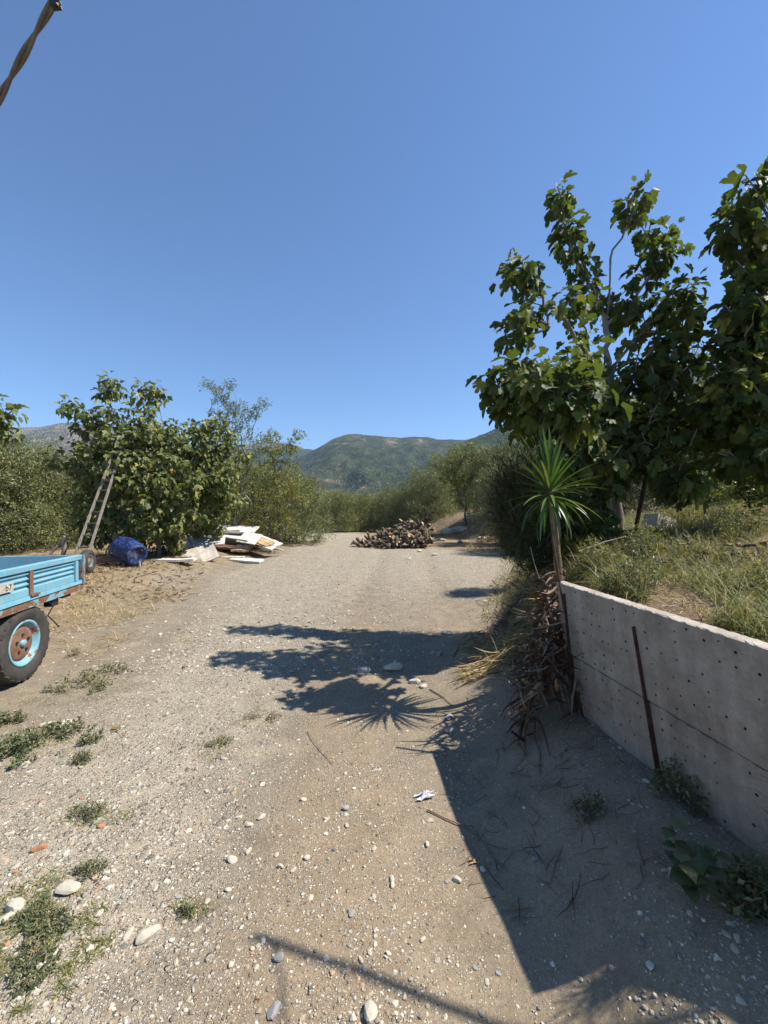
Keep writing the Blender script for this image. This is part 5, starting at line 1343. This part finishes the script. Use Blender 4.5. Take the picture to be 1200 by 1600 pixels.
def plank(name, label, px, row, d, size, yaw, pitch, roll, mat, cat='board', group='rubbish heap on the left verge', z=None, jit=0.006):
    c = P(px, row, d)
    if z is not None: c[2] = gz(c[0], c[1]) + z
    elif d > 10.5: c[2] += 0.10
    mb = MB(); nx = 6; L, W, H = size; vs = []; fs = []
    r = random.Random(int(px * 13 + row))
    for i in range(nx + 1):
        x = (i / nx - 0.5) * L; zz = r.uniform(-jit, jit) * 1.5; dw = r.uniform(-jit, jit) * 2
        vs += [(x, -W / 2 + dw, zz - H / 2), (x, W / 2 + dw, zz - H / 2), (x, W / 2 + dw, zz + H / 2), (x, -W / 2 + dw, zz + H / 2)]
    for i in range(nx):
        for k in range(4): a = 4 * i + k; b = 4 * i + (k + 1) % 4; fs.append((a, a + 4, b + 4, b))
    fs += [(0, 1, 2, 3), (4 * nx + 3, 4 * nx + 2, 4 * nx + 1, 4 * nx)]
    mb.add(vs, fs)
    o = mb.build(name, M[mat]); o.location = tuple(c); o.rotation_euler = (roll, pitch, yaw)
    return tag(o, label, cat, group)
D = math.radians
plank('board', 'flat white slab lying nearest the track in the rubbish', 269, 893, 9.3, (1.02, 0.30, 0.05), 0.12, 0, 0, 'white', z=0.05)
plank('board', 'speckled white square panel leaning beside the drum', 312, 867, 10.3, (0.82, 0.60, 0.035), 0.55, -0.30, D(38), 'white_dirty')
plank('board', 'long white panel on top of the rubbish heap', 345, 834, 12.4, (1.25, 0.45, 0.04), 0.1, -0.05, 0.1, 'white')
plank('board', 'pale sheet at the very top left of the rubbish heap', 330, 832, 12.7, (0.7, 0.5, 0.05), 0.4, 0.1, -0.1, 'white_dirty')
plank('board', 'white sheet sagging over the middle of the heap', 370, 843, 12.2, (1.1, 0.55, 0.035), -0.25, 0.12, 0.15, 'white')
plank('board', 'white board end pointing left in the heap', 318, 845, 12.0, (0.7, 0.25, 0.06), 0.1, 0.03, 0.2, 'white')
plank('board', 'long cream board sloping down towards the track', 398, 850, 12.3, (1.2, 0.16, 0.05), -0.55, 0.22, 0.2, 'tan_board')
plank('board', 'white panel lying at the right tip of the heap', 412, 858, 12.3, (0.75, 0.35, 0.045), -0.3, 0.16, 0.25, 'white')
plank('board', 'thin pale lath under the white panel at the right', 424, 862, 12.6, (0.8, 0.09, 0.03), -0.2, 0.10, 0.1, 'white_dirty')
plank('board', 'brown board showing in the middle of the heap', 347, 858, 11.9, (0.8, 0.4, 0.05), 0.15, 0.05, 0.2, 'brown_board')
plank('box', 'tan wooden drawer front standing in the heap', 336, 850, 11.8, (0.32, 0.05, 0.26), 0.3, 0.0, -0.1, 'tan_board', cat='board')
plank('board', 'short tan board at the foot of the heap', 375, 865, 11.8, (0.5, 0.2, 0.05), 0.2, 0.04, 0.1, 'tan_board')
plank('board', 'flat grey white offcut at the right foot of the heap', 362, 873, 11.2, (0.7, 0.22, 0.04), 0.05, 0, 0.05, 'white_dirty', z=0.04)
plank('board', 'dark brown panel low in the rubbish heap', 385, 857, 12.4, (0.9, 0.45, 0.05), -0.1, 0.02, 0.1, 'brown_board')
plank('board', 'white box side facing the track in the heap', 378, 862, 11.9, (0.28, 0.05, 0.22), 0.2, 0, 0, 'white')
plank('board', 'reddish board sticking up at the back of the heap', 372, 827, 13.0, (0.35, 0.18, 0.04), 0.6, -0.6, 0.2, 'terracotta')
plank('board', 'grey board lying under the whole heap', 350, 866, 12.2, (1.7, 0.8, 0.12), 0.0, 0.03, 0, 'old_wood', z=0.12)
plank('board', 'wide white sheet spread low at the left end of the heap', 322, 851, 11.3, (1.0, 0.6, 0.04), 0.3, -0.06, 0.35, 'white')
plank('board', 'broken white board lying at the front of the heap', 385, 868, 11.0, (0.9, 0.3, 0.05), -0.15, 0.05, 0.1, 'white', z=0.06)
plank('board', 'upper white sheet covering the crown of the heap', 368, 832, 12.6, (1.3, 0.8, 0.05), 0.05, 0.02, 0.2, 'white')
plank('board', 'white strip poking out at the far right of the heap', 420, 850, 12.6, (0.9, 0.3, 0.04), -0.45, 0.25, 0.2, 'white')
plank('mattress', 'thick stained white foam slab in the middle of the heap', 356, 846, 12.6, (1.1, 0.7, 0.20), 0.15, 0.04, 0.12, 'white_dirty', cat='foam slab')
plank('board', 'white door panel propped on the back of the heap', 352, 836, 13.0, (1.0, 0.7, 0.06), -0.1, 0.05, 0.35, 'white')
plank('board', 'bright white sheet hanging over the front of the heap', 390, 846, 12.0, (0.6, 0.5, 0.03), -0.2, 0.15, 0.55, 'white')
plank('board', 'cream board leaning across the right end of the heap', 405, 846, 12.5, (1.1, 0.22, 0.05), -0.35, 0.30, 0.3, 'tan_board')
plank('board', 'low grey board stacked beneath the middle of the heap', 365, 856, 12.5, (1.5, 0.7, 0.22), -0.1, 0.03, 0, 'old_wood', z=0.30)
plank('cardboard_sheet', 'brown cardboard sheet lying flat under the white ones', 395, 860, 12.7, (0.8, 0.6, 0.05), -0.4, 0.1, 0.1, 'tan_board', cat='cardboard')
def rusty_frame():
    c = P(180, 890, 8.4); x, y = c[0], c[1]; z = gz(x, y)
    o = thing('rusty_frame', 'low rusty steel frame with two posts lying before the drum', 'frame', (x, y, z + 0.02), 0.05)
    for yy in (0.0, 0.22):
        mb = MB(); mb.box((0, yy, 0.05), (0.98, 0.09, 0.014)); mb.box((0, yy - 0.04, 0.095), (0.98, 0.014, 0.09)); mb.build('channel', M['rust_disc'], o)
    for xx in (-0.44, 0.44):
        mb = MB(); mb.box((xx, 0.11, 0.05), (0.04, 0.3, 0.05)); mb.build('cross_bar', M['rust_disc'], o)
    mb = MB(); bar(mb, (-0.3, 0.2, 0.03), (-0.26, 0.3, 0.42), 0.05, 0.04); mb.build('post', M['old_wood'], o)
rusty_frame()
def trestle():
    c = P(205, 890, 8.2); x, y = c[0], c[1]
    o = thing('trestle', 'small pale wooden trestle standing before the drum', 'trestle', (x, y, gz(x, y)), 0.2)
    for s in (-1, 1):
        mb = MB(); bar(mb, (s * 0.16, 0.0, 0), (s * 0.09, 0.05, 0.34), 0.035, 0.03); mb.build('leg', M['old_wood'], o)
        mb = MB(); bar(mb, (s * 0.14, 0.20, 0), (s * 0.09, 0.07, 0.34), 0.035, 0.03); mb.build('leg', M['old_wood'], o)
    mb = MB(); bar(mb, (-0.14, 0.06, 0.35), (0.14, 0.06, 0.35), 0.04, 0.05); mb.build('top_bar', M['white_dirty'], o)
trestle()
def post(name, label, a, b, w, mat, cat='post', group=None):
    mb = MB(); a, b = Vector(a), Vector(b); n = 5; r = random.Random(int(a.x * 97))
    mb.tube([a.lerp(b, i / n) + Vector((r.uniform(-.3, .3) * w, 0, r.uniform(-.3, .3) * w)) for i in range(n + 1)], [w * r.uniform(0.42, 0.58) for _ in range(n + 1)], 7)
    return tag(mb.build(name, M[mat]), label, cat, group)
def gpt(px, d, dz=-0.05): x = (px - 600) / F * d; return (x, d, gz(x, d) + dz)
post('wooden_post', 'short grey wooden post behind the trailer', gpt(97, 8.6), P(100, 838, 8.6), 0.10, 'old_wood')
post('wooden_prop', 'slanting grey pole propped behind the trailer', gpt(70, 8.5, 0.1), P(96, 848, 8.6), 0.06, 'old_wood', 'pole')
post('wooden_post', 'stub of a grey post right of the ladder foot', gpt(138, 8.3), P(139, 862, 8.3), 0.08, 'old_wood')
post('branch', 'pale dead branch slanting out of the rubbish', gpt(310, 10.6), P(293, 838, 10.7), 0.05, 'old_wood', 'branch')
post('branch', 'dark fallen branch lying between drum and leaning panel', gpt(250, 9.4, 0.02), P(300, 872, 9.7), 0.05, 'bark_dark', 'branch')
post('branch', 'crooked dark branch right of the drum', gpt(262, 9.6), P(285, 880, 9.3), 0.045, 'bark_dark', 'branch')

# ------------------------------------------------------------------ firewood heap
def log_mesh(seed, split):
    r = random.Random(seed); mb = MB(); n = 9; segs = 4; vs = []; mats = []
    for i in range(segs + 1):
        t = i / segs - 0.5; bx, by = r.uniform(-.1, .1) * 0.5, r.uniform(-.1, .1) * 0.5
        for k in range(n):
            a = 2 * math.pi * k / n; rad = 0.5 * r.uniform(0.88, 1.08)
            x, y = rad * math.cos(a), rad * math.sin(a)
            if split and y > 0.05: y = 0.05
            vs.append((x + bx, y + by, t))
    fs = []
    for i in range(segs):
        for k in range(n): a, b = i * n + k, i * n + (k + 1) % n; fs.append((a, b, b + n, a + n))
    mb.add(vs, fs, 0, True)
    if split:
        for j, q in enumerate(fs):
            if all(vs[i][1] > -0.02 for i in q) : mb.mi[j] = 1; mb.sm[j] = False
    mb.add(vs[:n], [tuple(range(n))[::-1]], 1); mb.add(vs[-n:], [tuple(range(n))], 1)
    return mb.mesh('firewood_log', [M['log_bark'], M['log_cut']])
LOGS = [log_mesh(s, s % 3 == 0) for s in range(9)]
def firewood():
    c = np.array([0.42, 16.0]); a, b, H = 1.62, 1.0, 0.88
    cnt = 0
    for i in range(270):
        while True:
            u, v = rng.uniform(-1, 1, 2)
            if u * u + v * v < 1: break
        sk = 1 + 0.25 * u
        h = H * max(0, 1 - (abs(u - 0.25) / 1.2) ** 1.6 - v * v * 0.75) * sk
        if i < 235 and v > 0.45: v = -v
        lay = rng.random() ** 0.35; z = max(0.06, h * lay)
        x, y = c[0] + a * u, c[1] + b * v
        L = rng.uniform(0.3, 0.75); r = rng.uniform(0.06, 0.15)
        k = int(rng.integers(9)); o = bpy.data.objects.new('firewood_log', LOGS[k]); COL.objects.link(o)
        yaw = rng.uniform(0, 6.28); dip = rng.normal(0, 0.42) ; d = Vector((math.cos(yaw) * math.cos(dip), math.sin(yaw) * math.cos(dip), math.sin(dip)))
        q = d.to_track_quat('Z', 'Y').to_matrix().to_4x4() @ Matrix.Rotation(rng.uniform(0, 6.28), 4, 'Z')
        q.translation = (x, y, gz(x, y) + z); o.matrix_world = q @ Matrix.Diagonal((r, r, L, 1))
        if k % 3 == 0: tag(o, 'split firewood log showing pale wood in the heap by the track', 'log', 'split logs in the firewood heap')
        else: tag(o, 'dark barked round firewood log in the heap by the track', 'log', 'round logs in the firewood heap')
firewood()

# ------------------------------------------------------------------ odds and ends
def block_on_bank():
    d = 4.4; x = (1030 - 600) / F * d; z = gz(x, d)
    o = thing('concrete_block', 'white broken block with red brick crumbs on the bank', 'block', (x, d, z), 0.4)
    mb = MB(); mb.box((0, 0, 0.09), (0.30, 0.16, 0.15), Matrix.Rotation(0.2, 3, 'Y'), jit=0.012); b = mb.build('block', M['white'], o)
    for k, (px, py, s) in enumerate([(0.11, -0.14, 0.09), (0.05, -0.17, 0.06), (0.16, -0.12, 0.06)]):
        lo = link('brick_crumb', SM['terracotta'][k], o, (px, py, 0.05)); lo.scale = (s, s, s)
block_on_bank()
d = 4.3; x = (990 - 600) / F * d
o = link('brick_shard', SM['terracotta'][0]); o.scale = (0.12, 0.08, 0.09); o.location = (x, d, gz(x, d) + 0.03); tag(o, 'red brick shard lying left of the white block', 'brick')
mb = MB(); a = Vector((x - 0.03, 4.25, gz(x, 4.25) - 0.05)); b = Vector(P(1010, 742, 4.35)); mb.box((a + b) / 2, (0.03, 0.03, (b - a).length), (b - a).to_track_quat('Z', 'X').to_matrix())
tag(mb.build('iron_bar', M['rust']), 'rusty iron bar leaning among the fig leaves on the bank', 'bar')
mb = MB(); a, b = P(905, 862, 3.2), P(978, 838, 3.4); a[2] = max(a[2], gz(a[0], a[1]) + .01); mb.tube([a, (a + b) / 2 + [0, 0, 0.012], b], [0.006, 0.005, 0.004], 6); tag(mb.build('stick', M['old_wood']), 'pale straight stick lying in the weeds behind the yucca', 'stick')
mb = MB(); mb.tube([P(722, 0, 1) * 0 + P(843, 905, 2.7), P(835, 880, 2.72), P(829, 855, 2.74)], [0.004, 0.0035, 0.002], 5); tag(mb.build('stick', M['old_wood']), 'thin pale stick poking up left of the yucca stem', 'stick')

def crumple(name, label, px, row, w, mat, cat, z=0.0, asp=0.6):
    import bmesh
    x, y = gp(px, row, z); s = w / F * y; n = 7; vs = []
    r = random.Random(int(px))
    for i in range(n):
        for j in range(n): vs.append(((i / (n - 1) - 0.5 + r.uniform(-.09, .09)) * s * (0.6 + 0.4 * math.sin(j * 1.3 + 1)), (j / (n - 1) - 0.5 + r.uniform(-.07, .07)) * s * asp, r.uniform(0.02, 0.5) * s * (1 - 0.7 * max(abs(i - 3), abs(j - 3)) / 3)))
    mb = MB(); mb.add(vs, [(i * n + j, (i + 1) * n + j, (i + 1) * n + j + 1, i * n + j + 1) for i in range(n - 1) for j in range(n - 1)])
    o = mb.build(name, M[mat]); o.location = (x, y, gz(x, y) + 0.004); o.rotation_euler = (0, 0, r.uniform(0.1, 0.5))
    sm = o.modifiers.new('s', 'SOLIDIFY'); sm.thickness = 0.0015
    return tag(o, label, cat)
crumple('paper_scrap', 'crumpled white paper scrap on the sunlit track', 664, 1248, 34, 'plastic_white', 'paper', asp=0.35)
crumple('dry_leaf', 'curled tan leaf near the edge of the wall shadow', 741, 1349, 17, 'tan_board', 'leaf', asp=0.5)
crumple('plastic_scrap', 'white plastic scrap in the shade below the straw fan', 826, 1048, 24, 'plastic_white', 'plastic', 0.1, 0.9)
crumple('dry_leaf', 'yellow leaf at the end of the green weed strip', 178, 1140, 12, 'straw', 'leaf', asp=0.7)
crumple('dry_leaf', 'pale leaf beside the shaded broad leaved weed', 1050, 1435, 26, 'white_dirty', 'leaf', 0.1, 0.5)
mb = MB(); x, y = gp(688, 1023, 0.03); mb.box((0, 0, 0.02), (0.055, 0.03, 0.035), jit=0.003); o = mb.build('brick_piece', M['greystone']); o.location = (x, y, gz(x, y)); o.rotation_euler = (0, 0, 0.9); tag(o, 'small square grey brick piece in the fig shadow', 'brick')
def twig(pts, r, label, group='dry twigs on the ground'):
    q = []
    for px, row, z in pts: x, y = gp(px, row, z); q.append((x, y, gz(x, y) + 0.008))
    mb = MB(); mb.tube(q, [r * (1 - 0.5 * i / len(q)) for i in range(len(q))], 5); tag(mb.build('twig', M['twig']), label, 'twig', group)
twig([(668, 1268, 0), (700, 1283, 0), (728, 1294, 0), (752, 1310, 0), (775, 1345, 0.02), (795, 1360, .03)], 0.004, 'long thin twig running from sun into the wall shadow')
twig([(838, 1150, .1), (835, 1175, .1), (845, 1200, .1), (843, 1225, .1)], 0.005, 'pale upright twig in the shade of the wall')
twig([(672, 1075, 0.03), (690, 1088, .03), (708, 1103, .04)], 0.005, 'short brown twig right of the white stone chips')
twig([(810, 1240, .1), (838, 1268, .1), (850, 1285, .1)], 0.003, 'curved dry stalk in the middle of the wall shadow')
twig([(1020, 1400, .1), (1045, 1425, .1), (1070, 1440, .1)], 0.003, 'dry stalk left of the broad leaved weed')
twig([(480, 1140, 0), (500, 1175, 0), (520, 1200, 0)], 0.0025, 'faint thin twig on tan dirt below the shadow')
twig([(885, 1000, .4), (868, 1060, .2), (890, 1090, .2)], 0.006, 'grey stick leaning at the wall end')
for k, (a, b) in enumerate([((868, 1040), (886, 1098)), ((876, 1042), (892, 1100)), ((884, 1046), (898, 1104))]):
    da = 2.5; pa, pb = P(a[0], a[1], da), P(b[0], b[1], 2.46); pb[2] = gz(min(pb[0], 1.1), 2.46)
    mb = MB(); bar(mb, pa, pb, 0.016, 0.008); tag(mb.build('slat', M['old_wood']), ['outermost short pale slat leaning at the end of the wall', 'middle one of the three short slats at the wall end', 'short pale slat right against the end post of the wall'][k], 'slat', 'slats at the wall end')

# ------------------------------------------------------------------ overhead cable and unseen shadow caster
def twisted(label):
    a = np.array(P(95, 0, 0.95)); b = np.array(P(0, 165, 1.05)); d = b - a
    p0 = a - d * 2.2; p1 = b + d * 7
    o = thing('overhead_cable', label, 'cable', tuple(p0)); n = 260
    dirv = Vector(p1 - p0).normalized(); s = dirv.cross(Vector((0, 0, 1))).normalized(); u = s.cross(dirv)
    for ph in (0, math.pi):
        pts = []
        for i in range(n + 1):
            t = i / n; c = Vector((p1 - p0) * t) - Vector((0, 0, 1)) * 0.10 * 4 * t * (1 - t) * 0
            w = t * 2 * math.pi * 12.2 + ph + 1.0; pts.append(c + (s * math.cos(w) + u * math.sin(w)) * 0.0042)
        mb = MB(); mb.tube(pts, 0.0043, 8); mb.build('strand', M['cable'], o)
    c = Vector(np.array(P(91, 12, 0.955)) - p0); mb = MB()
    mb.box(c, (0.020, 0.014, 0.016), jit=0.003)
    for k in range(2): mb.tube([c + Vector((0.008 + 0.006 * math.cos(t), 0, -0.004 - 0.008 * k + 0.005 * math.sin(t))) for t in np.linspace(0, 6.2, 9)], 0.0012, 5, cap=False)
    mb.build('clip', M['black'], o)
twisted('twisted two strand cable with a black clip crossing the upper left corner')
def shadow_pole_arm():  # out-of-view pole, arm and wire, added only to throw shadow lines on the track
    x, y = 4.9, 0.42; z = gz(x, y); H = 3.0
    o = thing('shadow_pole', 'unseen pole with a side arm added to cast the thin shadow on the track', 'pole', (x, y, z))
    mb = MB(); mb.tube([(0, 0, -0.2), (0, 0, H - z + 0.15)], [0.06, 0.05], 10); mb.build('pole', M['old_wood'], o)
    mb = MB(); mb.tube([(0.05, 0, H - z), (1.77 - x, 1.39 - y, H - z)], [0.018, 0.013], 8); mb.build('arm', M['steel'], o)
    mb = MB(); q = Vector((1.83 - x, 1.37 - y, H - z)); mb.tube([q, q + Vector((0.05, -0.12, -0.03)), q + Vector((0.12, -0.5, -0.06)), q + Vector((0.2, -2.2, 0.1))], 0.007, 6); mb.build('shadow_wire', M['black'], o)
shadow_pole_arm()

def pylon():
    d = 640.0; px = 499; top = P(px, 741, d)
    base_ = scn.ray_cast(bpy.context.evaluated_depsgraph_get(), Vector((top[0], d, 500)), Vector((0, 0, -1)))
    zb = base_[1].z if base_[0] else 30.0
    H = max(12.0, top[2] - zb); o = thing('pylon', 'tiny lattice power pylon at the foot of the mountain', 'pylon', (top[0], d, zb - 0.5))
    mb = MB(); w = 2.2
    for sx in (-1, 1):
        for sy in (-1, 1): mb.tube([(sx * w, sy * w, 0), (sx * 0.5, sy * 0.5, H)], 0.22, 4)
    for k in range(6):
        t0, t1 = k / 6, (k + 1) / 6; a, b = w + (0.5 - w) * t0, w + (0.5 - w) * t1
        for s in (-1, 1): mb.tube([(-a, s * a, t0 * H), (b, s * b, t1 * H)], 0.14, 4); mb.tube([(a, s * a, t0 * H), (-b, s * b, t1 * H)], 0.14, 4)
    mb.build('lattice', M['steel'], o)
    for f_, l in ((0.75, 3.4), (0.9, 2.6)):
        mb = MB(); mb.tube([(-l, 0, H * f_), (l, 0, H * f_)], 0.18, 4); mb.build('cross_arm', M['steel'], o)
bpy.context.view_layer.update()
pylon()
build_haze()
